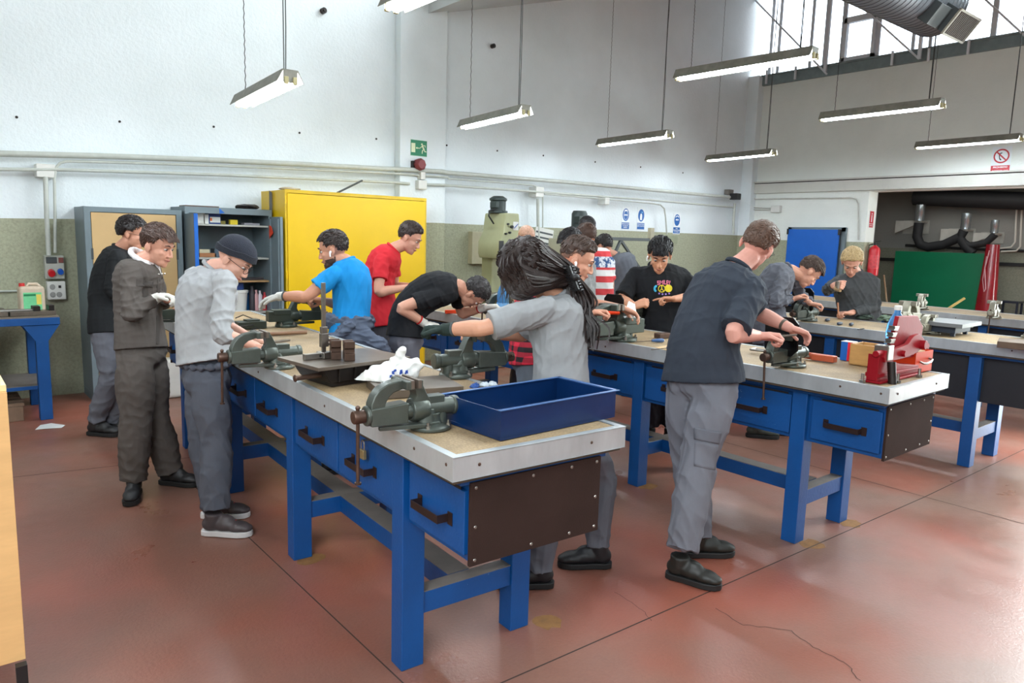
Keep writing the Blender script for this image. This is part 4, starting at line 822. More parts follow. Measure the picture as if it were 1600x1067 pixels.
item('carton', 'second white carton, right beside the first on the top cabinet shelf', 'box', 324, z0, .05, .1, .095, cm('w', (222, 222, 216)))
o = item('carton', 'blue carton with white label on the top cabinet shelf', 'box', 337, z0, .12, .12, .11, cm('b', (24, 56, 118)))
MB().box(-.045, .055, -.002, 0, .015, .07).build('white_label', PLASW, o); MB().box(-.045, -.025, -.003, -.001, .03, .06).build('orange_mark', cm('o', (226, 110, 40)), o)
item('tin', 'small yellow tin on the top cabinet shelf', 'tin', 367, z0, .075, .05, .05, cm('y', (226, 200, 40)))
item('tin', 'small dark yellow spool between the blue carton and yellow tin', 'tin', 350, z0, .05, .05, .035, cm('dy', (120, 110, 40)))
item('hardware_box', 'grey tray of small parts at the right of the top shelf', 'box', 395, z0, .16, .1, .022, cm('g', (150, 150, 158)))
item('wooden_case', 'brown wooden case on the second cabinet shelf', 'case', 325, z1, .16, .12, .04, cm('br', (168, 112, 70)))
item('wooden_case', 'lighter wooden case at the right end of the second shelf', 'case', 390, z1, .16, .12, .045, cm('lb', (176, 140, 96)))
item('hardware_box', 'cream pile of small fittings on the brown case', 'box', 320, z1+.041, .10, .08, .035, cm('cr', (206, 196, 164)))
item('toolbox', 'slate grey toolbox on the second cabinet shelf', 'toolbox', 349, z1, .17, .12, .085, cm('sl', (70, 84, 96)))
item('tool_tray', 'dark tray of tools on the third cabinet shelf', 'tray', 392, z2, .26, .1, .025, cm('dk', (52, 50, 52)))
o = item('plastic_bucket', 'white plastic bucket with lid in the bottom of the open cabinet', 'bucket', 371, z3, .17, .17, .22, PLASW, y=.14, rnd=False); o.data.clear_geometry() if False else None
me = MB().lathe([(.075, 0), (.09, .19), (.098, .19), (.098, .215), (.09, .22)], seg=24).build('x', PLASW, None, smooth=True); o.data = me.data; bpy.data.objects.remove(me)
item('tin', 'blue tin standing on the white bucket', 'tin', 371, z3+.222, .11, .1, .085, cm('b', (24, 56, 118)), y=.10)
item('round_disc_box', 'blue round box behind the bottles in the open cabinet', 'box', 388, z3, .07, .05, .20, cm('b2', (10, 84, 140)), y=.16)
item('spray_can', 'dark bottle with pale cap in the open cabinet, tallest of the row', 'bottle', 393, z3, .07, .07, .26, cm('dkb', (44, 40, 48)), rnd=True, y=.12)
item('spray_can', 'red and white spray can, second of the row in the open cabinet', 'spray can', 399, z3, .045, .05, .22, cm('rw', (196, 150, 150)), rnd=True)
item('spray_can', 'white spray can, third of the row in the open cabinet', 'spray can', 405, z3, .045, .05, .21, cm('wv', (206, 200, 206)), rnd=True)
item('spray_can', 'red spray can at the right of the row in the open cabinet', 'spray can', 412, z3, .045, .05, .19, cm('rr', (176, 44, 52)), rnd=True)
o = tag(MB().box(-.16, .16, 0, .2, 0, .012).build('flat_steel', RUST), 'flat steel sheet lying on top of the open cabinet', 'sheet'); p = aty(316, 320, YF+.05); o.location = (p.x, YF+.05, H2+.001)
o = crumple('tool_bundle', (aty(392, 320, YF).x, YF+.12, H2), (.11, .08, .03), 10, 51, IRON, .5); tag(o, 'dark bundle of tools on top of the open cabinet', 'tools')
# yellow cabinet
YY = 7.22; a = aty(445, 300, YY); b_ = aty(666, 307, YY); H3 = (a.z+b_.z)/2; W_ = b_.x-a.x
r = thing('yellow_cabinet', 'big bright yellow steel cabinet, taller than its grey neighbours', 'cabinet', (a.x, YY, 0)); YEL = mat('yellow_enamel', (222, 182, 8), .38, .05, .05, 2, .03, 90)
D_ = YW-YY-.13; cab_shell(r, W_, D_, H3, YEL)
d = MB().box(.02, W_-.02, -.012, .005, .08, H3-.035).build('cabinet_door', YEL, r, .003)
MB().box(-.003, .018, -.004, .0, .05, H3).box(W_-.018, W_+.003, -.004, .0, .05, H3).box(0, W_, -.006, 0, H3-.03, H3+.004).build('face_frame', mat('yellow_edge', (206, 170, 20), .45), r, .002)
m_ = MB()
for z in (H3-.1, H3-.85): m_.box(-.008, .012, -.02, -.0, z-.04, z+.04)
m_.build('hinge', YEL, r); o_ = MB(); o_.tube([(-.06+.018*math.cos(t), -.02, H3-.62+.018*math.sin(t)) for t in [2*pi*k/12 for k in range(13)]], .004, 6); 
o = tag(MB().tube([(0, 0, 0), (.36, 0, .205)], .014, 8).build('steel_bar', GREYD, None, smooth=True), 'dark steel bar sticking up from the top of the yellow cabinet', 'bar'); p = aty(527, 299, YY+.25); o.location = (p.x, YY+.25, H3+.015); o.scale = (.62, 1, .62)
p = aty(566, 282, YY+.25); q = aty(527, 300, YY+.25); o.scale = ((p.x-q.x)/.36, 1, (p.z-H3-.015)/.205)
o = crumple('rag', (a.x+.12, YY+.15, H3+.005), (.12, .08, .015), 10, 53, mat('beige_rag', (186, 170, 140), .8), .5); tag(o, 'beige rag lying on the top left of the yellow cabinet', 'rag')
o = MB().prism([(-.10, H3-.45), (-.04, H3-.30), (-.05, H3-.02), (.02, H3+.0), (.02, H3-.2), (-.02, H3-.38)], .0, .004, plane='yz').build('loose_flap', mat('grey_brown_sheet', (96, 92, 84), .6)); o.location = (a.x-.02, YY+.35, 0); tag(o, 'dark curved sheet leaning against the side of the yellow cabinet', 'sheet')
# white canister on the floor
p = atz(266, 622); r = thing('plastic_canister', 'tall white plastic canister on the floor at the cabinet', 'canister', (p.x+.02, p.y+.05, 0)); MB().box(-.12, .12, -.09, .09, 0, .38).build('canister_body', PLASW, r, .04, seg=4); MB().cyl((.05, 0, .38), (.05, 0, .42), .03, seg=16).build('canister_cap', PLASW, r)
# socket panel
p = aty(86, 420, YW-.08)
r = thing('power_panel', 'grey socket panel with red and blue round plugs on the left wall', 'electrical panel', (p.x-.01, YW-.001, p.z)); r.scale = (.85, 1, .95); P2 = mat('grey_plastic_box', (176, 178, 168), .5)
MB().box(-.085, .10, -.10, 0, -.10, .13).build('panel_box', P2, r, .012, seg=3); MB().box(-.07, .03, -.112, -.10, .055, .115).build('breaker_window', GREYD, r, .003); MB().box(.045, .09, -.112, -.10, .06, .11).build('red_switch', mat('dull_red', (120, 60, 54), .5), r, .003)
m_ = MB(); m_.cyl((-.03, -.1, -.03), (-.03, -.15, -.045), .034, seg=16); m_.build('red_socket', mat('socket_red', (200, 32, 40), .4), r, .004); m_ = MB(); m_.cyl((.055, -.1, -.02), (.055, -.14, -.03), .028, seg=16); m_.build('blue_socket', mat('socket_blue', (24, 90, 190), .4), r, .004)
r = thing('wall_socket', 'white quadruple wall socket under the grey socket panel', 'socket', (p.x-.0, YW-.001, p.z-.20)); r.scale = (.85, 1, .95); MB().box(-.085, .09, -.09, 0, -.09, .09).build('socket_box', PLASW, r, .01, seg=3)
for x, z in ((-.035, .035), (-.035, -.04), (.025, -.04)): MB().tube([(x, -.09, z), (x, -.095, z)], [.027, .024], 16).cyl((x, -.094, z), (x, -.096, z), .018).build('socket_outlet', mat('socket_shadow_grey', (150, 150, 146), .5), r)  # outlet faces in plain grey
MB().box(.02, .045, -.096, -.09, .025, .05).build('socket_switch', BLACK, r)
# ================================================================ LEFT BLUE BENCH
a = atz(100, 502, .86); zt = .86
r = thing('side_bench', 'blue steel bench against the back wall at the left edge', 'workbench', (0, 0, 0))
xr_, yf, yb = a.x+.02, 7.0, 7.75
MB().box(-1.3, xr_, yf, yb, zt-.065, zt-.005).build('bench_frame', BLUE, r, .004); MB().box(-1.3, xr_-.005, yf+.005, yb, zt-.005, zt+.004).build('bench_top', mat('scratched_steel_top', (130, 118, 104), .45, .5, .15, 8), r)
for xx in (.76,):
    for yy in (yf+.01, yb-.1):
        MB().box(xx-.045, xx+.045, yy, yy+.09, 0, zt-.2).prism([(xx-.13, zt-.066), (xx+.13, zt-.066), (xx+.045, zt-.2), (xx-.045, zt-.2)], yy, yy+.09).build('leg', BLUE, r, .004)
for yy in (yf+.01, yb-.1): MB().box(-1.2, -1.11, yy, yy+.09, 0, zt-.065).build('leg', BLUE, r, .004)
MB().box(-1.25, xr_-.08, yf+.06, yb-.05, .255, .285).build('lower_shelf', BLUE, r, .003); MB().box(-1.25, xr_-.08, yf+.065, yb-.05, .285, .288).build('shelf_dust', DUSTY, r)
d = MB().box(-.6, .40, yf-.005, yf+.4, zt-.26, zt-.068).build('drawer', BLUE, r, .004); MB().bar((-.2, yf-.03, zt-.19), (.25, yf-.03, zt-.19), .018, .018).build('drawer_handle', mat('light_blue_pull', (60, 130, 200), .4), d)
p = atz(50, 488, zt+.01)
r = thing('plastic_canister', 'translucent plastic canister with green label on the left blue bench', 'canister', (.745, 7.42, zt+.005), .05); r.scale = (.78, .78, .85); CAN = mat('cloudy_pinkish_plastic', (196, 178, 156), .4, 0, .12, 12)
MB().box(-.12, .12, -.08, .08, 0, .26).build('canister_body', CAN, r, .03, seg=4); MB().cyl((-.08, 0, .255), (-.08, 0, .29), .028, seg=14).build('red_cap', mat('cap_red', (190, 40, 40), .5), r); MB().tube([(-.04, 0, .25), (-.02, 0, .28), (.06, 0, .28), (.09, 0, .25)], .014, 8).build('canister_handle', CAN, r, smooth=True)
lb = MB().box(-.085, .085, -.0825, -.0815, .02, .20).build('green_label', mat('green_label', (110, 196, 140), .5, 0, .1, 20), r); MB().box(.035, .08, -.084, -.0826, .08, .18).build('yellow_mark', mat('label_yellow', (222, 200, 90), .5), r); MB().box(-.08, .03, -.084, -.0826, .165, .185).build('dark_green_line', mat('label_dark', (20, 120, 70), .5), r)
r = thing('machine_vise', 'low grey machine vise lying on the left blue bench', 'vise', (.72, 7.16, zt+.005), .05)
MB().box(-.16, .16, -.06, .06, 0, .035).build('vise_bed', STEELD, r, .003); MB().box(.0, .05, -.055, .055, .035, .075).box(.11, .15, -.055, .055, .035, .08).build('vise_jaw', IRON, r, .003); MB().cyl((-.23, 0, .04), (.0, 0, .04), .012, seg=10).build('screw', STEEL, r)
o = tag(MB().box(-.45, .45, -.2, .2, 0, .035).build('steel_plate', STEELD, None, .003), 'brown steel plate lying on the left blue bench', 'steel plate'); o.location = (.10, 7.3, zt+.005)
r = thing('wooden_pallet', 'worn wooden pallet under the left blue bench', 'pallet', (0, 0, 0)); PW = mat('weathered_pallet_wood', (120, 96, 78), .8, 0, .15, 10)
p = atz(40, 657); xx = p.x; yy = p.y
for k in range(4): MB().box(xx-1.2, xx+.0, yy+.02+k*.14, yy+.12+k*.14, .12, .145).build('deck_board', PW, r, .002)
for x_ in (xx-.12, xx-.65, xx-1.2): MB().box(x_, x_+.11, yy, yy+.5, 0, .12).build('bearer', PW, r, .003)
# paper on the floor
us = [(55, 671), (63, 664), (80, 661), (102, 664), (96, 668), (70, 669.5)]
o = tag(MB().add([atz(u, v, .003+.006*(i % 2)) for i, (u, v) in enumerate(us)], [tuple(range(6))]).build('paper_sheet', WHITE), 'torn white paper lying on the red floor at left', 'paper'); md = o.modifiers.new('thick', 'SOLIDIFY'); md.thickness = .002
# desk at the left edge
A = atz(5, 977); B = atz(17, 830)
r = thing('wooden_desk', 'corner of a light plywood desk at the left edge of the photo', 'desk', (0, 0, 0)); PLY = mat('honey_plywood', (216, 172, 116), .45, 0, .08, 4, stretch=(1, 1, 6))
xd = A.x+.012; y0_, y1_ = A.y-.0, atx(17, 700, xd).y; zb_ = atx(8, 904, xd).z; zt_ = atx(14, 609, xd).z
MB().box(xd-.9, xd, y0_, y1_, zb_, zt_-.02).build('desk_box', PLY, r, .002); MB().box(xd-.92, xd+.0, y0_-.0, y1_+.01, zt_-.02, zt_).build('desk_top', mat('pale_desk_top', (226, 204, 150), .4), r, .002)
for y in (y0_+.02, y1_-.04):
    for x in (xd-.03, xd-.88): MB().box(x, x+.03, y, y+.03, 0, zb_).build('leg', BLACK, r)
# ================================================================ MACHINES BY THE BACK WALL
MG = mat('machine_beige_green', (158, 160, 124), .45, .05, .06); MB_ = mat('machine_dark_green', (44, 54, 52), .45, .1, .1)
Y1 = 7.15
def ax(u, v=400, y=Y1): return aty(u, v, y).x
def az(v, u=780, y=Y1): return aty(u, v, y).z
x0_, x1_ = ax(762), ax(798); xc = (x0_+x1_)/2
r = thing('drill_press', 'beige column milling machine with a black motor on top, against the back wall', 'machine', (xc, Y1, 0))
zA, zB, zC, zD = az(309), az(332), az(362), az(398)
m_ = MB(); m_.prism([(-.13, az(404)), (-.15, az(396)), (-.15, az(378)), (-.08, az(362)), (-.07, az(350)), (-.05, az(333)), (.15, az(333)), (.16, az(342)), (.16, az(404))], -.18, .25); m_.box(-.02, .14, .12, .34, 0, zD); m_.build('machine_head', MG, r, .015, seg=3)
m_ = MB(); m_.tube([(0.0, .05, az(333)), (0, .05, az(329))], .12, 20); m_.tube([(0.0, .05, az(329)), (0, .05, az(314)), (0, .05, az(313)), (0, .05, az(310)), (0, .05, az(306))], [.095, .095, .11, .11, .06], 20); m_.box(-.12, -.07, -.06, .06, az(325), az(316)); m_.build('motor', MB_, r, .004); 
m_ = MB(); m_.tube([(-.08, .0, az(328)), (-.17, 0, az(330)), (-.18, 0, az(338)), (-.1, 0, az(350))], .010, 8); m_.build('cable', BLACK, r, smooth=True)
MB().box(.06, .14, -.184, -.18, az(359), az(346)).build('blue_white_plate', PLASW, r).location = (0, 0, 0); MB().bar((.07, -.186, az(356)), (.13, -.186, az(349)), .025, .002).build('blue_mark', mat('mark_blue', (20, 90, 170), .5), r)
for x, v, rr in ((-.03, 350, .012), (.03, 354, .018), (-.06, 365, .012), (.0, 363, .014), (.10, 386, .06)): MB().cyl((x if rr < .05 else .02, -.18, az(v)), (x if rr < .05 else .02, -.21 if rr < .05 else -.24, az(v)), rr, seg=14).build('knob', BLACK, r, .002)
MB().box(-.155, -.085, -.19, -.18, az(406), az(376)).build('dark_panel', BLACK, r, .002)
m_ = MB(); m_.cyl((-.03, -.05, zD-.1), (-.03, -.05, 1.15), .018, seg=10); m_.cyl((.06, -.05, zD-.1), (.06, -.05, 1.1), .028, seg=12); m_.build('spindle', STEELD, r, smooth=True)
MB().box(-.30, .40, -.3, .12, .85, .92).build('machine_table', STEELD, r, .004); MB().box(-.2, .22, -.15, .34, 0, .86).build('machine_base', MG, r, .02)
MB().box(-.18, .08, -.32, -.31, az(436), az(408)).build('chip_guard', mat('amber_guard', (206, 150, 96), .2, 0, 0, alpha=.45), r)
MB().ball((.06, -.33, az(409)), (.035, .03, .025), 12, 8).build('work_lamp', mat('lit_work_lamp', (255, 240, 210), .4, 0, 0, emit=((255, 225, 170), 14.0)), r, smooth=True)
MB().tube([(-.04, -.3, az(410)), (-.03, -.3, az(400)), (.02, -.3, az(398)), (.06, -.3, az(404))], .02, 8).build('lamp_arm', mat('orange_brown_paint', (170, 110, 40), .5), r, smooth=True)
for z in (az(355),): MB().cyl((.16, 0, z), (.27, 0, z), .012, seg=8).build('lever', BLACK, r)
p = aty(744, 387, YW-.04); r2 = tag(MB().box(p.x-.11, p.x+.24, YW-.10, YW-.001, az(412, 744, YW), az(362, 744, YW)).build('wall_cabinet', mat('beige_box', (172, 166, 138), .5), None, .006), 'beige control box on the wall left of the machine', 'control box')
# second machine
Y2 = 7.0; x0_, x1_ = ax(878, 400, Y2), ax(922, 400, Y2); xc = (x0_+x1_)/2
r = thing('milling_machine', 'cream milling machine with a dark green motor, partly behind the group', 'machine', (xc, Y2, 0)); CR = mat('machine_cream', (178, 174, 150), .45, .05, .06); b2 = lambda v: aty(900, v, Y2).z
MB().box(-.05, .24, -.1, .3, b2(420), b2(361)).build('machine_head', CR, r, .01); MB().box(-.28, -.07, -.05, .25, b2(405), b2(373)).build('switch_box', CR, r, .006); MB().box(-.2, .2, .0, .5, 0, b2(415)).build('machine_base', CR, r, .02); MB().box(-.5, .5, -.3, .2, .9, .97).build('machine_table', STEELD, r, .004)
m_ = MB(); m_.tube([(.03, .0, b2(361)), (.03, .0, b2(334)), (.03, 0, b2(329))], [.105, .105, .085], 20); m_.box(-.10, -.03, -.13, -.03, b2(349), b2(338)); m_.build('motor', MB_, r, .006)
m_ = MB(); m_.tube([(-.05, -.05, b2(360)), (-.12, -.05, b2(365)), (-.2, -.05, b2(372))], .014, 8); m_.tube([(-.25, -.06, b2(372)), (-.2, -.06, b2(362)), (-.14, -.06, b2(366)), (-.14, -.06, b2(376))], .008, 8); m_.build('cable', BLACK, r, smooth=True)
MB().box(-.12, -.04, -.12, -.1, b2(372), b2(367)).box(-.27, -.22, -.07, -.05, b2(380), b2(376)).build('black_switch', BLACK, r)
p = aty(849, 370, YW-.15)
r = thing('notice_board', 'tilted white and grey striped notice on the wall behind the ponytail figure', 'notice', (p.x, YW-.16, p.z), 0); m_ = MB(); m_.box(-.17, .17, -.004, .004, -.12, .12); m_.build('notice_sheet', PLASW, r); m_ = MB()
for k in range(3): m_.box(-.16, .16, -.006, -.004, .04-k*.07, .065-k*.07)
m_.build('dark_stripe', GREYD, r); r.rotation_euler = (0, R_(8), 0)
# pipe bender rack
Y3 = 7.3; x0_, x1_ = ax(925, 372, Y3), ax(1016, 376, Y3); z_ = aty(970, 372, Y3).z
r = thing('steel_rack', 'long dark steel rail on A-shaped legs in front of the back wall', 'rack', (0, 0, 0))
MB().box(x0_, x1_, Y3-.02, Y3+.02, z_-.035, z_+.01).build('rack_rail', GREYD, r, .002)
m_ = MB(); xm = ax(970, 372, Y3)
m_.bar((xm, Y3, z_-.03), (xm-.95, Y3, .0), .035); m_.bar((xm, Y3, z_-.03), (xm+1.75, Y3, .0), .035); m_.bar((x0_+.05, Y3, z_-.03), (x0_+.05, Y3, 0), .035)
m_.build('rack_leg', GREYD, r); p = ax(1016, 372, Y3); MB().box(p-.03, p+.05, Y3-.03, Y3+.03, z_-.02, aty(1016, 356, Y3).z).build('upright_plate', mat('beige_steel', (170, 164, 140), .5), r, .002); MB().ball((p+.12, Y3, z_+.02), .035, 10, 8).build('rack_knob', BLACK, r)
p = aty(1052, 373, YW-.1); o = tag(MB().box(p.x-.15, p.x+.12, YW-.1, YW-.001, p.z-.08, p.z+.05).build('fuse_box', mat('sage_box', (140, 146, 120), .5), None, .005), 'sage green fuse box under the goggles sign', 'box')
# ================================================================ PEOPLE
RH = V((math.cos(_y), -math.sin(_y), 0)); TWD = V((-math.sin(_y), -math.cos(_y), 0)); ZU = V((0, 0, 1))
def cdir(t): return (RH*t[0]+ZU*t[1]+TWD*t[2]).normalized()
def ortho(f, u): u = (u-f*u.dot(f)).normalized(); return u, f.cross(u)      # up, side (person's right)
def crom(P, R, sub=4):
    out = []; rr = []; n = len(P)
    for i in range(n-1):
        p0, p1, p2, p3 = P[max(i-1, 0)], P[i], P[i+1], P[min(i+2, n-1)]
        for k in range(sub):
            t = k/sub; q = .5*((2*p1)+(p2-p0)*t+(2*p0-5*p1+4*p2-p3)*t*t+(3*p1-p0-3*p2+p3)*t**3); out.append(q)
            s_ = t*t*(3-2*t); rr.append(R[i]*(1-s_)+R[i+1]*s_)
    out.append(P[-1]); rr.append(R[-1]); return out, rr
def limb(mb, P, R, seg=12, sub=4, round_ends=True):
    q, r = crom([V(p) for p in P], R, sub); mb.tube(q, r, seg)
    if round_ends: mb.ball(q[0], r[0]*.985, seg, 8); mb.ball(q[-1], r[-1]*.985, seg, 8)
def ell(mb, c, fr, rad, seg=16, rings=10):
    s_, f, u = fr; M = Matrix(((s_.x, f.x, u.x), (s_.y, f.y, u.y), (s_.z, f.z, u.z))); mb.ball(c, rad, seg, rings, M)
def loft(mb, rings, seg=20):
    v = []; f = []
    for (c, lat, dp, a, b) in rings:
        for k in range(seg):
            t = 2*math.pi*k/seg; ct, st = math.cos(t), math.sin(t); e = .85
            v.append(c+lat*(a*math.copysign(abs(ct)**e, ct))+dp*(b*math.copysign(abs(st)**e, st)))
    n = len(rings)
    for i in range(n-1):
        for k in range(seg): k2 = (k+1) % seg; f.append((i*seg+k, i*seg+k2, (i+1)*seg+k2, (i+1)*seg+k))
    f.append(tuple(range(seg))[::-1]); f.append(tuple((n-1)*seg+k for k in range(seg))); mb.add(v, f)
def folds(co, seed, lam):
    rng = np.random.RandomState(seed); s_ = np.zeros(len(co))
    for i in range(4):
        k = rng.normal(size=3); k[2] *= .8; k /= np.linalg.norm(k); k2 = rng.normal(size=3); k2 /= np.linalg.norm(k2)
        L_ = lam*(1, .62, 1.5, .8)[i]
        ph = co@k*2*np.pi/L_+rng.rand()*6+1.9*np.sin(co@k2*2*np.pi/(L_*1.9)+rng.rand()*6)
        s_ += (1-2*np.abs(np.sin(ph/2))**.8)*(.5, .3, .5, .4)[i]
    return s_/1.3
def fuse(name, mb, material, parent, voxel, off, sm=6, amp=0.0, lam=.09, seed=1, hot=()):
    me = bpy.data.meshes.new('tmp'); me.from_pydata([tuple(p) for p in mb.v], [], mb.f)
    o = bpy.data.objects.new('tmp', me); sc.collection.objects.link(o)
    md = o.modifiers.new('r', 'REMESH'); md.mode = 'VOXEL'; md.voxel_size = voxel; md.use_smooth_shade = True
    if sm: m2 = o.modifiers.new('s', 'SMOOTH'); m2.iterations = sm; m2.factor = .5
    dg = bpy.context.evaluated_depsgraph_get(); me2 = bpy.data.meshes.new_from_object(o.evaluated_get(dg)); bpy.data.objects.remove(o); bpy.data.meshes.remove(me)
    n = len(me2.vertices); co = np.empty(n*3); me2.vertices.foreach_get('co', co); co = co.reshape(-1, 3)
    if amp:
        no = np.empty(n*3); me2.vertices.foreach_get('normal', no); no = no.reshape(-1, 3)
        a = np.full(n, amp)
        for (c_, r_, g_) in hot: a += amp*g_*np.exp(-((co-np.array(c_))**2).sum(1)/(r_*r_))
        a = np.maximum(a, 0); co = co+no*(a*folds(co, seed, lam))[:, None]
    co = co-np.array(off); me2.vertices.foreach_set('co', co.ravel()); me2.update()
    me2.materials.clear(); me2.materials.append(material); me2.shade_smooth(); me2.name = name
    ob = bpy.data.objects.new(name, me2); sc.collection.objects.link(ob)
    if parent: ob.parent = parent
    return ob
FING = ((.030, .062), (.0105, .070), (-.010, .066), (-.029, .052))
def hand(mb, W, d, n, ts, curl, rs=1.0, point=False, spread=0.0, thumb_in=.5, fingers=True):
    d = d.normalized(); n = (n-d*n.dot(d)).normalized(); t = d.cross(n)*ts
    P = lambda a, b, c: W+d*a+t*b+n*c
    for (x, l) in FING: mb.tube([P(-.005, x*.55, 0), P(.04, x*.85, -.002), P(.083, x, -.003)], [.0155*rs, .0155*rs, .0115*rs], 8)
    for (x, l) in FING: mb.ball(P(.083, x, -.003), .0118*rs, 8, 6)
    ell(mb, P(.045, 0, 0), (t, d, n), (.036*rs, .045, .0135*rs), 12, 8)
    ell(mb, P(.03, .022, .008), (t, d, n), (.017*rs, .03, .015*rs), 10, 6)
    if not fingers: return
    for i, (x, l) in enumerate(FING):
        c_ = R_(8) if (point and i == 0) else curl*(1+.08*i); p = P(.083, x, -.003); a = c_*.75; pts = [p]; rr = [.0098*rs]
        sp = spread*(1.5-i)*.12
        for s_, (fl, rr_) in enumerate(((.42, .0092), (.33, .0085), (.25, .0072))):
            dv = d*math.cos(a)+n*math.sin(a)+t*sp; p = p+dv*(l*1.12*fl); pts.append(p); rr.append(rr_*rs); a += c_*1.05
        mb.tube(pts, rr, 8); mb.ball(pts[-1], rr[-1], 8, 6); mb.ball(pts[1], rr[1], 8, 6); mb.ball(pts[2], rr[2], 8, 6)
    ti = thumb_in; p = P(.018, .024, .004); pts = [p]; rr = [.0135*rs]
    for (l, a_, b_, c_) in ((.034, .72, .62, .30*ti+.1), (.030, .88, .25, .55*ti), (.022, .92, -.05*ti, .6*ti)):
        p = p+(d*a_+t*b_+n*c_).normalized()*l; pts.append(p); rr.append(.0108*rs if len(pts) < 3 else .0095*rs)
    mb.tube(pts, rr, 8); mb.ball(pts[-1], rr[-1], 8, 6)
def head_geo(mb, c, fr, k=1.0, beard=False):
    s_, f, u = fr; P = lambda a, b, d: c+s_*(a*k)+f*(b*k)+u*(d*k)
    E = lambda a, b, d, r: ell(mb, P(a, b, d), fr, tuple(x*k for x in r))
    E(0, -.008, .028, (.075, .096, .086)); E(0, .030, -.035, (.060, .062, .078)); E(0, .052, -.088, (.040, .040, .032)); E(0, .020, -.065, (.055, .058, .045)); E(0, .075, -.104, (.020, .017, .016))
    E(0, .078, .022, (.048, .018, .014)); E(-.033, .058, -.028, (.022, .022, .02)); E(.033, .058, -.028, (.022, .022, .02))
    mb.tube([P(0, .086, .008), P(0, .100, -.016), P(0, .108, -.034)], [.0065*k, .008*k, .0095*k], 8); mb.ball(P(0, .1065, -.036), .0105*k, 10, 6); E(-.011, .100, -.040, (.008, .011, .008)); E(.011, .100, -.040, (.008, .011, .008))
    E(0, .090, -.062, (.021, .010, .006)); E(0, .087, -.073, (.018, .011, .007))
    for q in (-1, 1):
        E(q*.078, -.006, -.018, (.007, .018, .030)); E(q*.083, -.013, -.012, (.006, .014, .024)); 
def face_parts(root, off, c, fr, k, brow, glasses=False, bud=0, lips=(150, 84, 76)):
    s_, f, u = fr; P = lambda a, b, d: c+s_*(a*k)+f*(b*k)+u*(d*k)-V(off)
    B = mat('brow%d_%d_%d' % brow, brow, .8, 0, 0); DK = mat('dark_lash', (34, 24, 22), .5, 0, 0)
    for q in (-1, 1):
        m_ = MB(); m_.tube([P(q*.014, .0935, .022), P(q*.03, .0915, .029), P(q*.048, .077, .024)], [.003*k, .0042*k, .002*k], 6); m_.build('eyebrow', B, root, smooth=True)
        m_ = MB(); ell(m_, P(q*.031, .0775, -.001), fr, (.0125*k, .009*k, .0065*k), 10, 6); m_.build('eye', mat('eye_white', (226, 220, 214), .3, 0, 0), root, smooth=True)
        m_ = MB(); m_.tube([P(q*.018, .0865, .001), P(q*.031, .0885, .0045), P(q*.045, .080, -.001)], [.0022*k, .003*k, .0016*k], 6); ell(m_, P(q*.031, .083, -.002), fr, (.0055*k, .005*k, .0055*k), 8, 6); m_.build('eyelash', DK, root, smooth=True)
    m_ = MB(); m_.tube([P(-.024, .083, -.068), P(-.01, .099, -.0665), P(0, .1005, -.067), P(.01, .099, -.0665), P(.024, .083, -.068)], [.001*k, .004*k, .0038*k, .004*k, .001*k], 6); m_.build('mouth', mat('lip%d' % lips[0], lips, .5, 0, 0), root, smooth=True)
    if glasses:
        m_ = MB()
        for q in (-1, 1):
            m_.tube([P(q*(.031+.022*math.cos(t)), .101-.006*math.cos(t), -.004+.018*math.sin(t)) for t in [2*pi*i/14 for i in range(15)]], .0016*k, 6)
            m_.tube([P(q*.053, .095, .0), P(q*.080, .06, .002), P(q*.084, -.01, .0)], .0016*k, 6)
        m_.tube([P(-.009, .107, 0), P(.009, .107, 0)], .0016*k, 6); m_.build('glasses', BLACK, root, smooth=True)
    for q in ((-1,) if bud == -1 else (1,) if bud == 1 else (-1, 1) if bud == 2 else ()):
        m_ = MB(); m_.tube([P(q*.086, .006, -.018), P(q*.090, .010, -.030), P(q*.089, .014, -.048)], [.0075*k, .006*k, .004*k], 8); m_.ball(P(q*.086, .004, -.018), .008*k, 8, 6); m_.build('earbud', mat('glossy_white', (240, 240, 240), .25, 0, 0), root, smooth=True)
def thr_short(az, fade=0.0): return float(np.interp(az, [0, 40, 62, 72, 84, 100, 112, 180], [.50, .44, .28+fade*.3, -.22+fade, -.12+fade, -.16+fade, -.66+fade, -.80+fade]))
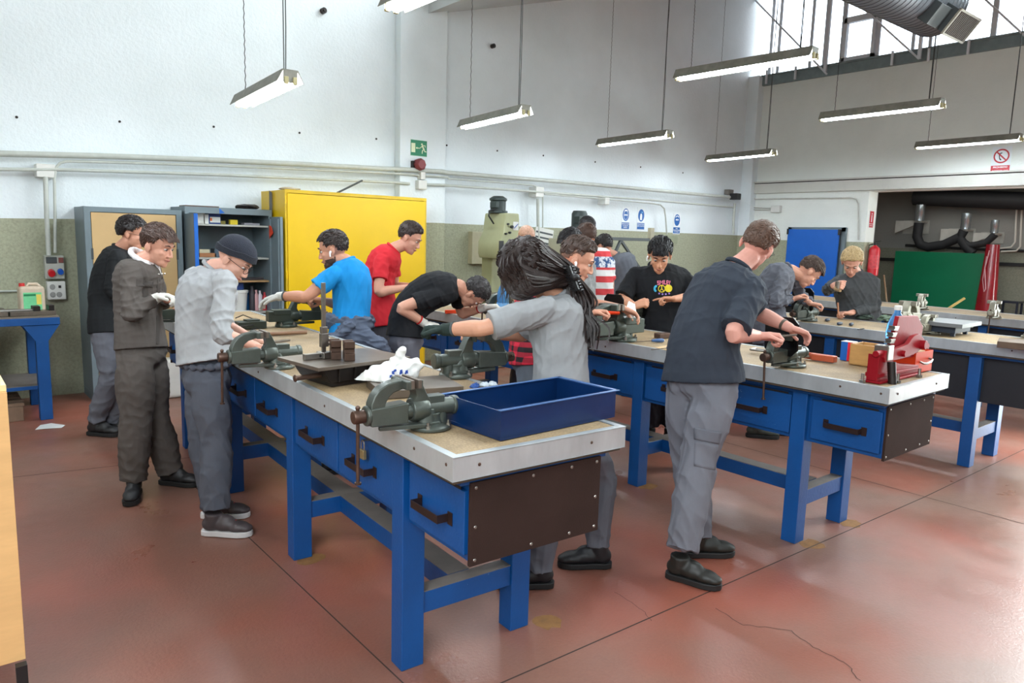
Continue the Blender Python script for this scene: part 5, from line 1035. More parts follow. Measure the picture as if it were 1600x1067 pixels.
def hair(root, off, c, fr, k, col, style='short', thick=.014, n=420, seed=3, length=.035, fade=0.0, fringe=0.0, sidek=.35):
    s_, f, u = fr; rnd = random.Random(seed); cc = c+f*(-.008*k)+u*(.028*k); rad = (.075, .096, .086)
    M_ = mat('hair%d_%d_%d' % col, col, .42, 0, .28, 60, .25, 160, spec=.35)
    to = lambda d, e: cc+s_*(d[0]*(rad[0]+e)*k)+f*(d[1]*(rad[1]+e)*k)+u*(d[2]*(rad[2]+e)*k)
    mb = MB(); NS, NR = 44, 28; vs = []; fs = []
    if style in ('curly', 'beanie', 'long'): sidek = .85
    thr = (lambda az: float(np.interp(az, [0, 30, 50, 75, 180], [.50, .30, -.3, -.72, -.93]))) if style == 'long' else (lambda az: thr_short(az, fade)) if style != 'beanie' else (lambda az: float(np.interp(az, [0, 60, 90, 120, 180], [.22, .12, -.12, -.30, -.45])))
    for i in range(NR+1):
        th = math.pi*i/NR
        for j in range(NS):
            a = 2*math.pi*j/NS; d = V((math.sin(th)*math.sin(a), math.sin(th)*math.cos(a), math.cos(th))); az = math.degrees(math.atan2(abs(d.x), d.y)); t_ = thr(az)
            m_ = max(0, min(1, (d.z-t_+.04)/.14)); m_ = m_*m_*(3-2*m_)
            nn = noise.noise(d*6+V((seed, 0, 0)))*.45 if style != 'beanie' else 0
            tp = max(0, min(1, (d.z-.05)/.5)); tp = tp*tp*(3-2*tp); tk = thick*(sidek+(1-sidek)*tp)
            e = -.02+(.02+tk*(1+nn))*m_ if style != 'buzz' else -.02+.0235*m_
            vs.append(to(d, e)-V(off))
    for i in range(NR):
        for j in range(NS): j2 = (j+1) % NS; fs.append((i*NS+j, (i+1)*NS+j, (i+1)*NS+j2, i*NS+j2))
    mb.add(vs, fs)
    if style == 'beanie':
        o = mb.build('beanie', mat('navy_knit', (32, 36, 48), .9, 0, .12, 90, .4, 220), root, smooth=True)
        m_ = MB(); vs = []; fs = []; K = 4; NB = 48
        for j in range(NB):
            a = 2*math.pi*j/NB; az = math.degrees(math.atan2(abs(math.sin(a)), math.cos(a))); t0 = thr(az)
            for q, (dz, e) in enumerate(((-.02, .004), (.0, .022), (.30, .022), (.36, .013))):
                z = max(-.95, min(.95, t0+dz)); w_ = math.sqrt(1-z*z); vs.append(to((math.sin(a)*w_, math.cos(a)*w_, z), e)-V(off))
        for j in range(NB):
            j2 = (j+1) % NB
            for q in range(K-1): fs.append((j*K+q, j2*K+q, j2*K+q+1, j*K+q+1))
        m_.add(vs, fs); m_.build('beanie_fold', mat('navy_knit_fold', (28, 32, 42), .9, 0, .12, 90, .4, 220), o, smooth=True); return o
    if style == 'buzz': return mb.build('hair', M_, root, smooth=True)
    g = V((0, 0, -1))
    for q in range(n):
        while True:
            d = V((rnd.gauss(0, 1), rnd.gauss(0, 1), rnd.gauss(.3, 1))).normalized(); az = math.degrees(math.atan2(abs(d.x), d.y))
            if d.z > thr(az)+.10: break
        tp = max(0, min(1, (d.z-.05)/.5)); e0 = thick*(sidek+(1-sidek)*tp)*.75; p = to(d, e0); nn = (s_*d.x/rad[0]+f*d.y/rad[1]+u*d.z/rad[2]).normalized()
        L_ = length*k*rnd.uniform(.6, 1.25)*(.4+.6*tp)
        fl = f*(.9 if d.z > .2 else -.1)+u*(-.15 if d.z > .3 else -.9)+s_*rnd.uniform(-.5, .5)
        if style == 'curly': fl = s_*rnd.uniform(-1, 1)+f*rnd.uniform(-1, 1)+u*rnd.uniform(-1, .6)
        if style == 'up': fl = u*.9+f*.3+s_*rnd.uniform(-.4, .4) if d.z > .35 else f*-.2-u*.8
        fl = (fl-nn*fl.dot(nn)).normalized()
        pts = [p-V(off)]; rr = [.0046*k]; lift = .45 if style != 'curly' else .7
        dv = (fl+nn*lift).normalized(); ax_ = nn.cross(fl)
        for s2 in range(4):
            p = p+dv*(L_/4); pts.append(p-V(off)); rr.append((.0048, .0042, .0030, .0008)[s2]*k)
            dv = (dv-nn*(.28 if style != 'curly' else .5)+(ax_*rnd.uniform(-.5, .5) if style == 'curly' else V((0, 0, 0)))+fl*.1).normalized()
        mb.tube(pts, rr, 4, cap=True)
    if fringe:
        for q in range(70):
            a = rnd.uniform(-1, 1); d = V((a*.62, .72, .55)).normalized(); p = to(d, thick*.5); pts = [p-V(off)]; rr = [.006*k]; dv = (f*.8+u*-.1+s_*a*.2).normalized()
            for s2 in range(4): p = p+dv*(fringe/4)*rnd.uniform(.8, 1.1); pts.append(p-V(off)); rr.append((.006, .005, .004, .001)[s2]*k); dv = (dv-u*.38+s_*rnd.uniform(-.08, .08)).normalized()
            mb.tube(pts, rr, 4)
    return mb.build('hair', M_, root, smooth=True)
def shoe(root, off, A, toe, col=(28, 28, 30), sole=(18, 18, 20), accent=None):
    t = V(toe); t.z = 0; t.normalize(); l = V((-t.y, t.x, 0)); B = V((A.x, A.y, 0)); P = lambda a, b, z: B+t*a+l*b+V((0, 0, z)); fr = (l, t, ZU)
    mb = MB(); ell(mb, P(-.02, 0, .062), fr, (.042, .052, .042)); ell(mb, P(.055, 0, .060), fr, (.043, .075, .040)); ell(mb, P(.12, 0, .050), fr, (.047, .065, .032)); ell(mb, P(.155, 0, .044), fr, (.040, .045, .024)); mb.tube([P(-.01, 0, .07), P(-.008, 0, .125)], [.044, .047], 14); ell(mb, P(.05, 0, .085), fr, (.030, .055, .030))
    c_ = mat('shoe%d_%d_%d' % col, col, .5, 0, .15, 30); o = fuse('shoe', mb, c_, root, .007, off, 3)
    out = [(-.075, .0), (-.068, .028), (-.04, .040), (.02, .038), (.08, .046), (.13, .049), (.175, .038), (.197, .012), (.197, -.012), (.175, -.038), (.13, -.049), (.08, -.046), (.02, -.038), (-.04, -.040), (-.068, -.028)]
    Mx = Matrix(((t.x, l.x, 0, B.x-off[0]), (t.y, l.y, 0, B.y-off[1]), (0, 0, 1, -off[2]), (0, 0, 0, 1)))
    m_ = MB(); m_.prism(out, .002, .032, Mx, 'xy'); m_.build('shoe_sole', mat('sole%d_%d_%d' % sole, sole, .6, 0, .05), o, .005)
    m_ = MB()
    for q in range(4): a = .035+q*.022; m_.tube([P(a, -.02, .100-q*.007)-V(off), P(a+.01, 0, .109-q*.008)-V(off), P(a, .02, .100-q*.007)-V(off)], .003, 6)
    m_.build('shoe_lace', mat('lace', accent or (40, 40, 42), .7, 0, 0) if not accent else mat('lace%d' % accent[0], accent, .7, 0, 0), o, smooth=True)
    return o
mb = MB(); q0 = onb(612, 606)
for (x, y, z, r_) in ((-.13, 0, .02, .035), (-.10, 0, .035, .045), (-.06, .0, .05, .055), (-.01, .0, .06, .06), (.04, .01, .065, .058), (.02, 0, .11, .035), (.035, 0, .145, .026), (.045, 0, .165, .022), (.075, 0, .10, .036), (.10, 0, .115, .026), (.115, .0, .10, .022), (.085, .0, .07, .035), (-.02, -.03, .04, .045)): ell(mb, V(q0)+RH*x+TWD*-y+ZU*z, (RH, TWD, ZU), (r_, r_, r_))
o = fuse('plastic_bag', mb, BAG, None, .005, q0, 4, .0055, .06, 12, [(V(q0)+ZU*.0, .5, 0)]); o.location = q0; tag(o, 'crumpled white plastic bag with blue print on the near workbench', 'plastic bag')
for vv_ in o.data.vertices: vv_.co.z = max(vv_.co.z, .036)
rnd = random.Random(5); bp = MB()
for k in range(11): a_ = (rnd.uniform(.0, .07), rnd.uniform(.03, .085)); p_ = RH*a_[0]+ZU*a_[1]+TWD*.066; bp.add([p_, p_+RH*.012+ZU*rnd.uniform(-.004, .01), p_+RH*.010+ZU*.016, p_+ZU*.012], [(0, 1, 2, 3)])
bp.build('blue_print', mat('blue_ink', (30, 70, 160), .5), o)
SKIN = {}
def skin(rgb): return mat('skin%d_%d_%d' % rgb, rgb, .5, 0, .05, 14, .05, 120, spec=.35)
def cloth(name, rgb, rough=.85, bs=260, var=.06): return mat(name, rgb, rough, 0, var, 7, .12, bs, spec=.25)
from mathutils.bvhtree import BVHTree
def patch(nm, quad, n, m_, parent, lift, off_):
    v = []; f = []
    for i in range(n+1):
        for j in range(n+1):
            a, b_ = i/n, j/n; q = V(quad[0]).lerp(V(quad[1]), a).lerp(V(quad[3]).lerp(V(quad[2]), a), b_); rr = ray(q.x, q.y).normalized(); h, nn, ii, dd = bv.ray_cast(CP, rr)
            if h is None: h = v[-1]+V(off_) if v else CP+rr*3
            v.append(h-rr*lift-V(off_))
    for i in range(n):
        for j in range(n): f.append((i*(n+1)+j, (i+1)*(n+1)+j, (i+1)*(n+1)+j+1, i*(n+1)+j+1))
    mm = MB(); mm.add(v, f); o = mm.build(nm, m_, parent, smooth=True); md = o.modifiers.new('t', 'SOLIDIFY'); md.thickness = .004; return o
REP = []
def person(label, D, sk, hd, face, neck, spine, hip, arms, top, legs=None, bottom=None, hairk=None, up=(0, 1, 0), hs=1.0, bw=1.0, vox=.0048, fp=None, shoes=(28, 28, 30), solec=(18, 18, 20), lacec=None, sleeve='short', collar=True, gloves=(), seed=1, shirt_len=.10, loose=1.0, top_amp=.004, pant_amp=.005, beard=None, group='students working at the benches', faceparts=True, lbulk=1.0, sh_lat=None):
    J = lambda t: dep(t[0], t[1], D+(t[2] if len(t) > 2 else 0))
    SP = [J(p) for p in spine]; pel = SP[0]; NB = J(neck); off = (pel.x, pel.y, 0)
    root = thing('person', label, 'person', off, 0, group)
    c = J(hd); f = cdir(face); u, s_ = ortho(f, cdir(up)); fr = (s_, f, u); k = hs
    shA, shB = J(arms[0][0]), J(arms[1][0]); hl = cdir(hip); SM = skin(sk)
    # skin body
    mb = MB(); head_geo(mb, c, fr, k)
    nk = c-u*(.07*k)-f*(.012*k); limb(mb, [NB-(NB-SP[-1]).normalized()*.05, NB, NB.lerp(nk, .5), nk], [.052*bw, .054*bw, .052*k, .051*k], 14)
    sl = (shA-shB).normalized(); core = SP+[NB]
    q_, r_ = crom(core, [.09]*len(core), 3); mb.tube(q_, [.085-.04*max(0, (i/(len(q_)-1)-.6)/.4) for i in range(len(q_))], 12); mb.ball(q_[0], .085, 12, 8)
    hands = []
    for i, (sh, el, wr, hdn) in enumerate(arms):
        S_, E_, W_ = J(sh), J(el), J(wr); REP.append((label[:26], 'arm', i, round((E_-S_).length, 2), round((W_-E_).length, 2)))
        limb(mb, [S_, S_.lerp(E_, .45), E_, E_.lerp(W_, .3), W_], [.050*bw, .044*bw, .037*bw, .039*bw, .0255] if sleeve in ('short', 'half') else [.042*bw, .038*bw, .032*bw, .032*bw, .0245], 14)
        limb(mb, [NB.lerp(S_, .35)-(NB-SP[-1]).normalized()*.05, S_], [.040*bw, .044*bw], 12)
        hdir, hn, ts, curl = hdn[:4]; pt = 'point' in hdn; gl = i in gloves
        if hdir is not None:
            dd = cdir(hdir); hand(mb, W_, dd, cdir(hn), ts, R_(curl), 1.0, pt, fingers=not gl, thumb_in=.7)
        hands.append((W_, E_, hdn))
    fuse('body', mb, SM, root, vox, off, 3)
    for i in gloves:
        W_, E_, hdn = hands[i]; g = MB(); dd = cdir(hdn[0]); hand(g, W_, dd, cdir(hdn[1]), hdn[2], R_(hdn[3]), 1.22, 'point' in hdn); bk = (E_-W_).normalized(); g.tube([W_+dd*.01, W_+bk*.015, W_+bk*.055], [.031, .031, .034], 14)
        gc = hdn[-1]; o = fuse('work_glove', g, cloth('glove%d_%d_%d' % gc, gc, .8, 200, .12), root, .0042, off, 2, .0012, .03)
        g = MB(); g.tube([W_+bk*.050-V(off), W_+bk*.060-V(off)], [.0355, .0355], 16); g.build('glove_cuff', cloth('cuff%d_%d_%d' % top[2], top[2]) if len(top) > 2 and top[2] else cloth('cuff_grey', (80, 86, 88)), o, smooth=True)
    # torso garment
    lat0 = hl; dpv = lambda la, ax_: la.cross(ax_).normalized()
    cr, _q = crom(core, [0]*len(core), 6); N_ = len(cr)-1; L_ = loose
    ts_ = [0, .12, .3, .5, .68, .82, .9, .96, 1.0]; wa = [.172, .165, .155, .162, .178, .186, .165, .115, .072]; wb = [.125, .120, .112, .118, .126, .118, .100, .080, .064]
    rings = []; axis0 = (cr[1]-cr[0]).normalized(); la = hl-axis0*hl.dot(axis0); la.normalize()
    rings.append((cr[0]-axis0*shirt_len, la, dpv(la, axis0), (.176*bw+.006)*L_, (.128*bw+.006)*L_))
    for t in [i/14 for i in range(15)]:
        x = t*N_; i = min(int(x), N_-1); p = cr[i].lerp(cr[i+1], x-i); ax_ = (cr[min(i+1, N_)]-cr[max(i-1, 0)]).normalized()
        if shirt_len < 0 and (p-cr[0]).dot(axis0) < -shirt_len+.012: continue
        w_ = min(1, t/.8); la = (hl*(1-w_)+sl*w_); la = (la-ax_*la.dot(ax_)).normalized()
        a = np.interp(t, ts_, wa)*bw*(L_ if t < .8 else 1)+.007; b2 = np.interp(t, ts_, wb)*bw*(L_ if t < .8 else 1)+.007; rings.append((p, la, dpv(la, ax_), a, b2))
    mb = MB(); loft(mb, rings); hot = []
    for i, (sh, el, wr, hdn) in enumerate(arms):
        S_, E_, W_ = J(sh), J(el), J(wr); limb(mb, [NB.lerp(S_, .35)-ZU*.035, S_], [.062*bw, .062*bw], 14)
        if sleeve == 'short':
            e = S_.lerp(E_, .62); q_, r_ = crom([S_, S_.lerp(E_, .3), e], [.066*bw, .066*bw, .068*bw], 4); mb.tube(q_, r_, 16); mb.ball(S_, .064*bw, 14, 8); hot.append((S_-ZU*.08, .12, 1.2))
        elif sleeve == 'half':
            e = S_.lerp(E_, .9); q_, r_ = crom([S_, S_.lerp(E_, .4), e], [.068*bw, .070*bw, .072*bw], 4); mb.tube(q_, r_, 16); mb.ball(S_, .066*bw, 14, 8); hot.append((S_-ZU*.08, .12, 1.2))
        else:
            e = E_.lerp(W_, sleeve if isinstance(sleeve, float) else .88); q_, r_ = crom([S_, S_.lerp(E_, .5), E_, E_.lerp(e, .5), e], [.066*bw, .060*bw, .054*bw, .050*bw, .042*bw], 5); mb.tube(q_, r_, 16); mb.ball(S_, .064*bw, 14, 8); mb.ball(E_, .053*bw, 14, 8); hot += [(E_, .10, 1.8), (e, .07, 1.5), (S_-ZU*.08, .12, 1.0)]
    hot.append((cr[0]-axis0*shirt_len, .22, -1.25))
    tv = max(vox*1.25, .0062)
    sh_o = fuse('shirt' if top[0] != 'coverall' else 'coverall_jacket', mb, top[1], root, tv, off, 3, top_amp, .085, seed, hot)
    if collar:
        m_ = MB(); ring = []; ax_ = (c-u*.05-f*.02-NB).normalized(); x_, y_, _z = basis(ax_); ax_ = (ax_+(NB-SP[-1]).normalized()).normalized(); x_, y_, _z = basis(ax_); cc = NB+ax_*.002
        for q in range(17): t = 2*pi*q/16; ring.append(cc+x_*(.063*bw*math.cos(t))+y_*(.063*bw*math.sin(t))-V(off))
        m_.tube(ring, .011, 8, cap=False); m_.build('collar', top[1] if not (len(top) > 3) else top[3], sh_o, smooth=True)
    # trousers
    if bottom is None: bottom = cloth('grey_work_trousers', (98, 100, 108))
    axd = (axis0*-1*.3-ZU*.7).normalized(); mb = MB(); la = hl
    wt = pel+axis0*(.10)
    loft(mb, [(wt, la, dpv(la, ZU), .130*bw, .092*bw), (pel+axis0*.03, la, dpv(la, ZU), .156*bw, .112*bw), (pel-ZU*.05, la, dpv(la, ZU), .175*bw, .130*bw), (pel-ZU*.10, la, dpv(la, ZU), .165*bw, .12*bw), (pel-ZU*.14, la, dpv(la, ZU), .12*bw, .09*bw)])
    hipA, hipB = pel+hl*.088*bw-ZU*.05, pel-hl*.088*bw-ZU*.05
    fh = V((hl.y, -hl.x, 0)).normalized()      # any horizontal front
    if fh.dot(V((f.x, f.y, 0))) < 0: fh = -fh
    if legs is None:
        hh = pel.z-.05
        LG = []
        for s2, h_ in ((1, hipA), (-1, hipB)): LG.append((h_+hl*.03*s2*0-ZU*(hh*.47)+fh*.03, V((h_.x+hl.x*.04*s2, h_.y+hl.y*.04*s2, .09)), fh+hl*.2*s2))
    else: LG = [(J(a_), J(b_), cdir(t_)) for a_, b_, t_ in legs]
    hot = [(pel-ZU*.12, .14, 1.0)]
    for h_, (kn, an, toe) in zip((hipA, hipB), LG):
        REP.append((label[:26], 'leg', 0, round((kn-h_).length, 2), round((an-kn).length, 2)))
        an2 = an.copy(); b_ = lbulk; q_, r_ = crom([h_, h_.lerp(kn, .45), kn, kn.lerp(an, .4), an+(kn-an).normalized()*.0], [.098*bw, .092*bw*b_, .076*bw*b_, .076*bw*b_, .066*b_], 5); mb.tube(q_, r_, 18); mb.ball(h_, .095*bw, 14, 8); mb.ball(kn, .074*bw*b_, 14, 8); hot += [(kn, .13, .9), (an+V((0, 0, .05)), .10, 1.6)]
    fuse('trousers' if top[0] != 'coverall' else 'coverall_trousers', mb, bottom, root, tv*1.1, off, 4, pant_amp, .10, seed+7, hot)
    for (kn, an, toe) in LG: shoe(root, off, an, toe, shoes, solec, lacec)
    if hairk: hair(root, off, c, fr, k, **hairk)
    if faceparts:
        fk = dict(fp or {}); face_parts(root, off, c, fr, k, fk.pop('brow', (50, 36, 30)), **fk)
    if beard:
        mbb = MB(); e = .0035
        for (a, b, d, r) in ((0, .030, -.045, (.0605, .0625, .062)), (0, .052, -.088, (.042, .042, .035)), (0, .020, -.065, (.0575, .060, .047)), (0, .075, -.104, (.023, .020, .019))): ell(mbb, c+s_*a+f*b+u*d-V(off), fr, r, 18, 12)
        bo = mbb.build('beard', mat('stubble', beard, .9, 0, .25, 150), root, smooth=True)
        import bmesh
        bm = bmesh.new(); bm.from_mesh(bo.data); lc = c-V(off); dl = [v for v in bm.verts if ((v.co-lc).dot(u) > -.058+max(0, .02-(v.co-lc).dot(f))*.9) or ((v.co-lc).dot(f) > .082 and -.08 < (v.co-lc).dot(u) and abs((v.co-lc).dot(s_)) < .03)]
        bmesh.ops.delete(bm, geom=dl, context='VERTS'); bm.to_mesh(bo.data); bm.free()
    return root, off, c, fr, (NB, SP, hands)
def hnd(d, n, ts, curl, *x): return (d, n, ts, curl)+x
NOH = (None, None, 1, 0)
GT = cloth('grey_work_trousers', (98, 100, 108)); GTD = cloth('dark_grey_trousers', (66, 66, 72)); COV = cloth('grey_brown_coverall', (84, 78, 74)); 
WG = (206, 204, 196)
# far left, behind the coverall
person('person in a black shirt and glasses behind the grey coverall, far left', 5.6, (196, 142, 118), (206, 364), (.92, -.25, -.2), (190, 388, .02), [(170, 500), (168, 450)], (.1, 0, .99),
       [((183, 402, -.15), (176, 455, -.18), (226, 470, -.05), hnd((1, 0, 0), (0, -1, 0), -1, 45)), ((192, 400, .16), (200, 450, .22), (236, 470, .1), hnd((1, 0, 0), (0, -1, 0), 1, 45))],
       ('shirt', cloth('black_shirt', (26, 28, 30))), [((172, 588, -.05), (150, 657, .05), (1, 0, .1)), ((186, 590, .1), (176, 660, .15), (1, 0, 0))], GT, dict(col=(30, 24, 24), style='curly', thick=.024, n=520, length=.04), hs=.98, fp=dict(glasses=True, brow=(30, 24, 24)), sleeve='long', seed=3, vox=.0055)
# grey coverall
r = person('person in a grey-brown coverall over a white hoodie, looking down at gloved hands', 4.5, (206, 152, 130), (246, 383, .0), (.93, -.33, .12), (222, 408), [(221, 540), (216, 480), (216, 440)], (.05, 0, .99),
       [((206, 425, -.17), (204, 492, -.24), (247, 464, -.16), hnd((1, .02, .1), (0, -.9, .3), -1, 45, WG)), ((232, 420, .17), (252, 470, .24), (262, 468, .02), hnd((.9, -.2, .3), (0, -1, 0), 1, 50))],
       ('coverall', COV, None), [((212, 650, -.10), (209, 752, -.1), (.35, 0, .95)), ((240, 645, .08), (266, 740, .12), (1, 0, .15))], COV, dict(col=(70, 50, 42), style='short', thick=.020, n=520, length=.045, fringe=.05), hs=1.0, fp=dict(brow=(60, 42, 36)), sleeve='long', collar=False, gloves=(0,), seed=5, shoes=(30, 30, 32), loose=1.0, top_amp=.0055, pant_amp=.0052, lbulk=1.22, bw=1.02, vox=.0042, shirt_len=.02)
root, off, c, fr, (NB, SP, hands) = r
HW = cloth('white_hoodie', (226, 222, 222)); mb = MB(); s_, f, u = fr
for q in range(-2, 15): a = 2*pi*q/16; mb.ball(NB+V((0, 0, .025+.022*math.cos(a)))+(-f*math.cos(a)+s_*math.sin(a))*.062, .021, 10, 8)
for q in (-1, 1): mb.tube([NB+f*.06+s_*q*.045+ZU*.02, NB+f*.10+s_*q*.03-ZU*.05], [.022, .012], 10)
fuse('hood', mb, HW, root, .006, off, 6, .002, .05)
mb = MB(); J4 = lambda u_, v_, dd: dep(u_, v_, 4.5+dd)
for q in (-1, 1): mb.tube([NB+s_*q*.05-f*.03+ZU*.01, NB+s_*q*.07+f*.05-ZU*.005, NB+s_*q*.035+f*.11-ZU*.07], [.018, .024, .014], 10)
fuse('coverall_collar', mb, COV, root, .006, off, 5, .001, .05)
for q in range(3): p = NB+f*(.135)+s_*.03-ZU*(.03+.0*q)+s_*(-.03*q) ; MB().ball(p-V(off), .006, 8, 6).build('snap_button', STEEL, root)
jk = [ch for ch in root.children if ch.name.startswith('coverall_jacket')][0]
bv = BVHTree.FromPolygons([v.co+V(off) for v in jk.data.vertices], [tuple(p.vertices) for p in jk.data.polygons]); CV2 = cloth('coverall_seam', (72, 67, 64))
patch('front_placket', [(246, 428), (251, 429), (249, 545), (244, 545)], 14, CV2, jk, .003, off)
patch('pocket_flap', [(214, 436), (240, 440), (239, 450), (213, 447)], 8, CV2, jk, .004, off)
# grey sweatshirt, beanie
r = person('person in a light grey sweatshirt and dark beanie at the near workbench', 3.95, (212, 162, 142), (366, 404, .0), (.74, -.62, -.0), (334, 420, .0), [(322, 575), (316, 525), (322, 468)], (.5, 0, .87),
       [((352, 440, -.16), (346, 520, -.26), (400, 541, -.12), hnd((.95, -.15, 0), (0, -1, .2), -1, 30)), ((304, 434, .16), (340, 500, .30), (395, 530, .16), hnd((.9, -.2, 0), (0, -1, 0), 1, 30))],
       ('shirt', cloth('light_grey_melange', (160, 162, 164), .9, 300, .08), None), [((338, 690, -.05), (336, 797, -.08), (1, 0, .02)), ((318, 685, .12), (334, 782, .16), (1, 0, -.1))], cloth('slate_work_trousers', (84, 88, 98)), dict(col=(32, 36, 48), style='beanie', thick=.018), up=(.5, .84, -.05), hs=.99, fp=dict(glasses=True, brow=(90, 66, 50)), sleeve=.35, seed=9, shoes=(70, 62, 64), solec=(206, 204, 204), lacec=(176, 36, 52), loose=1.12, top_amp=.0055, pant_amp=.0052, lbulk=1.12, vox=.0042, shirt_len=-.03)
root, off, c, fr, (NB, SP, hands) = r
mb = MB(); p = SP[0]
for q in range(18): a = 2*pi*q/18; mb.ball(p-ZU*.0+cdir((.5, 0, .87))*(.165*math.cos(a))+cdir((.87, 0, -.5))*(.12*math.sin(a))+ZU*.03, .024, 8, 6)
fuse('tied_waist_sleeves', mb, cloth('slate_work_trousers', (84, 88, 98)), root, .007, off, 4, .004, .05)
# blue T-shirt
BT = cloth('bright_blue_cotton', (20, 130, 196), .8)
r = person('bearded person in a bright blue T-shirt facing left, with a grey glove', 4.95, (192, 138, 112), (521, 389, .0), (-.95, -.28, .0), (541, 410, .02), [(546, 520), (550, 478), (549, 440)], (.05, 0, .99),
       [((522, 430, -.17), (479, 463, -.24), (436, 463, -.14), hnd((-.92, -.35, .1), (-.2, -.9, .2), 1, 22, (196, 196, 190))), ((542, 428, .17), (536, 478, .20), (506, 470, .05), hnd((-1, .05, 0), (0, -.9, .4), -1, 65))],
       ('shirt', BT), None, cloth('dark_blue_grey_trousers', (74, 78, 90)), dict(col=(44, 34, 30), style='short', thick=.017, n=420, length=.032, fade=.06), hs=1.0, fp=dict(brow=(36, 26, 22), bud=-1), gloves=(0,), seed=13, beard=(74, 54, 44), loose=1.02, vox=.0044, top_amp=.0045)
root, off, c, fr, (NB, SP, hands) = r
SG = cloth('blue_grey_coverall', (84, 92, 108)); mb = MB(); K = lambda u_, v_, dd: dep(u_, v_, 4.95+dd)
limb(mb, [K(513, 500, -.08), K(528, 503, -.12), K(548, 500, -.12), K(570, 504, -.08)], [.05, .055, .06, .055]); limb(mb, [K(515, 500, .1), K(540, 508, .15), K(575, 503, .1)], [.06, .06, .06])
limb(mb, [K(545, 508, -.2), K(530, 525, -.2), K(512, 536, -.2)], [.04, .045, .045]); limb(mb, [K(562, 512, -.12), K(574, 528, -.14), K(594, 542, -.12), K(596, 560, -.1)], [.045, .055, .07, .06]); limb(mb, [K(545, 520, -.1), K(560, 550, -.1)], [.11, .10])
fuse('tied_coverall', mb, SG, root, .0065, off, 2, .014, .065, 21)
# red T-shirt
r = person('person in a red T-shirt facing right before the yellow cabinet', 6.0, (200, 146, 124), (640, 371, .0), (.86, -.48, .1), (615, 389, .0), [(597, 492), (592, 450), (598, 415)], (.02, 0, 1),
       [((596, 408, -.17), (592, 456, -.24), (636, 449, -.13), hnd((.95, .1, .1), (0, -1, 0), -1, 40)), ((612, 405, .17), (618, 448, .25), (645, 447, .1), hnd((.9, 0, 0), (0, -1, 0), 1, 40))],
       ('shirt', cloth('red_cotton', (190, 36, 46), .8)), None, GTD, dict(col=(48, 36, 32), style='up', thick=.020, n=420, length=.036), hs=1.0, fp=dict(brow=(40, 30, 26)), seed=17, vox=.0055, loose=1.02, sleeve='short', up=(.2, .95, 0))
# bending black T-shirt
BK = cloth('black_cotton', (24, 25, 28), .85)
r = person('person in a black T-shirt bent far over the middle workbench, in red-cuffed gloves', 5.25, (206, 152, 128), (741, 456, .02), (.35, -.92, -.15), (716, 447, .0), [(634, 520), (640, 485), (672, 456)], (.12, 0, .99),
       [((682, 462, -.16), (627, 481, -.22), (664, 506, -.10), hnd((.85, -.1, .2), (0, -1, 0), -1, 35, WG)), ((712, 452, .17), (722, 490, .30), (758, 480, .14), hnd((.95, .1, 0), (0, -1, 0), 1, 55, WG))],
       ('shirt', BK, (190, 40, 40)), None, cloth('mid_grey_trousers', (98, 98, 106)), dict(col=(44, 40, 40), style='short', thick=.012, n=420, length=.022, fade=.02), up=(.93, .2, .3), hs=1.0, fp=dict(brow=(40, 30, 26)), gloves=(0, 1), seed=19, loose=1.05, vox=.005, shirt_len=.03, collar=False)
root, off, c, fr, (NB, SP, hands) = r
mb = MB(); K = lambda u_, v_, dd: dep(u_, v_, 5.25+dd)-V(off); mb.add([K(673, 486, -.235), K(690, 489, -.23), K(703, 478, -.22), K(716, 466, -.2), K(708, 464, -.21), K(694, 476, -.225)], [(0, 1, 2, 3, 4, 5)])
# ponytail
LG = cloth('heather_grey_jersey', (148, 150, 152), .9, 320, .08)
r = person('person with a very long dark ponytail and grey T-shirt at the near workbench', 3.48, (212, 156, 128), (820, 420, -.06), (-.78, -.5, -.35), (866, 462, .0), [(876, 612), (876, 560), (872, 505)], (.0, 0, 1),
       [((850, 484, -.17), (757, 512, -.24), (694, 515, -.14), hnd((-.95, -.05, .1), (-.1, -.9, .3), 1, 78, (42, 54, 50))), ((866, 474, .17), (818, 522, .32), (752, 520, .20), hnd((-.95, -.1, 0), (0, -1, 0), -1, 70))],
       ('shirt', LG), [((940, 740, .14), (934, 853, .14), (-1, 0, .05)), ((856, 770, -.1), (842, 890, -.08), (-1, 0, .1))], GT, dict(col=(40, 29, 26), style='long', thick=.026, n=1, length=.03), hs=1.06, fp=dict(brow=(46, 34, 32)), gloves=(0,), seed=23, shoes=(26, 26, 30), solec=(16, 16, 18), loose=1.10, top_amp=.0055, vox=.0042, shirt_len=.10, sleeve=('half'))
root, off, c, fr, (NB, SP, hands) = r
s_, f, u = fr; rnd = random.Random(4); K = lambda u_, v_, dd: dep(u_, v_, 3.48+dd)
HM = mat('long_dark_hair', (40, 29, 26), .42, 0, .3, 30, .2, 140, spec=.35)
clip = K(893, 432, -.02); mb = MB(); cc = c-f*.008+u*.028
vv = []
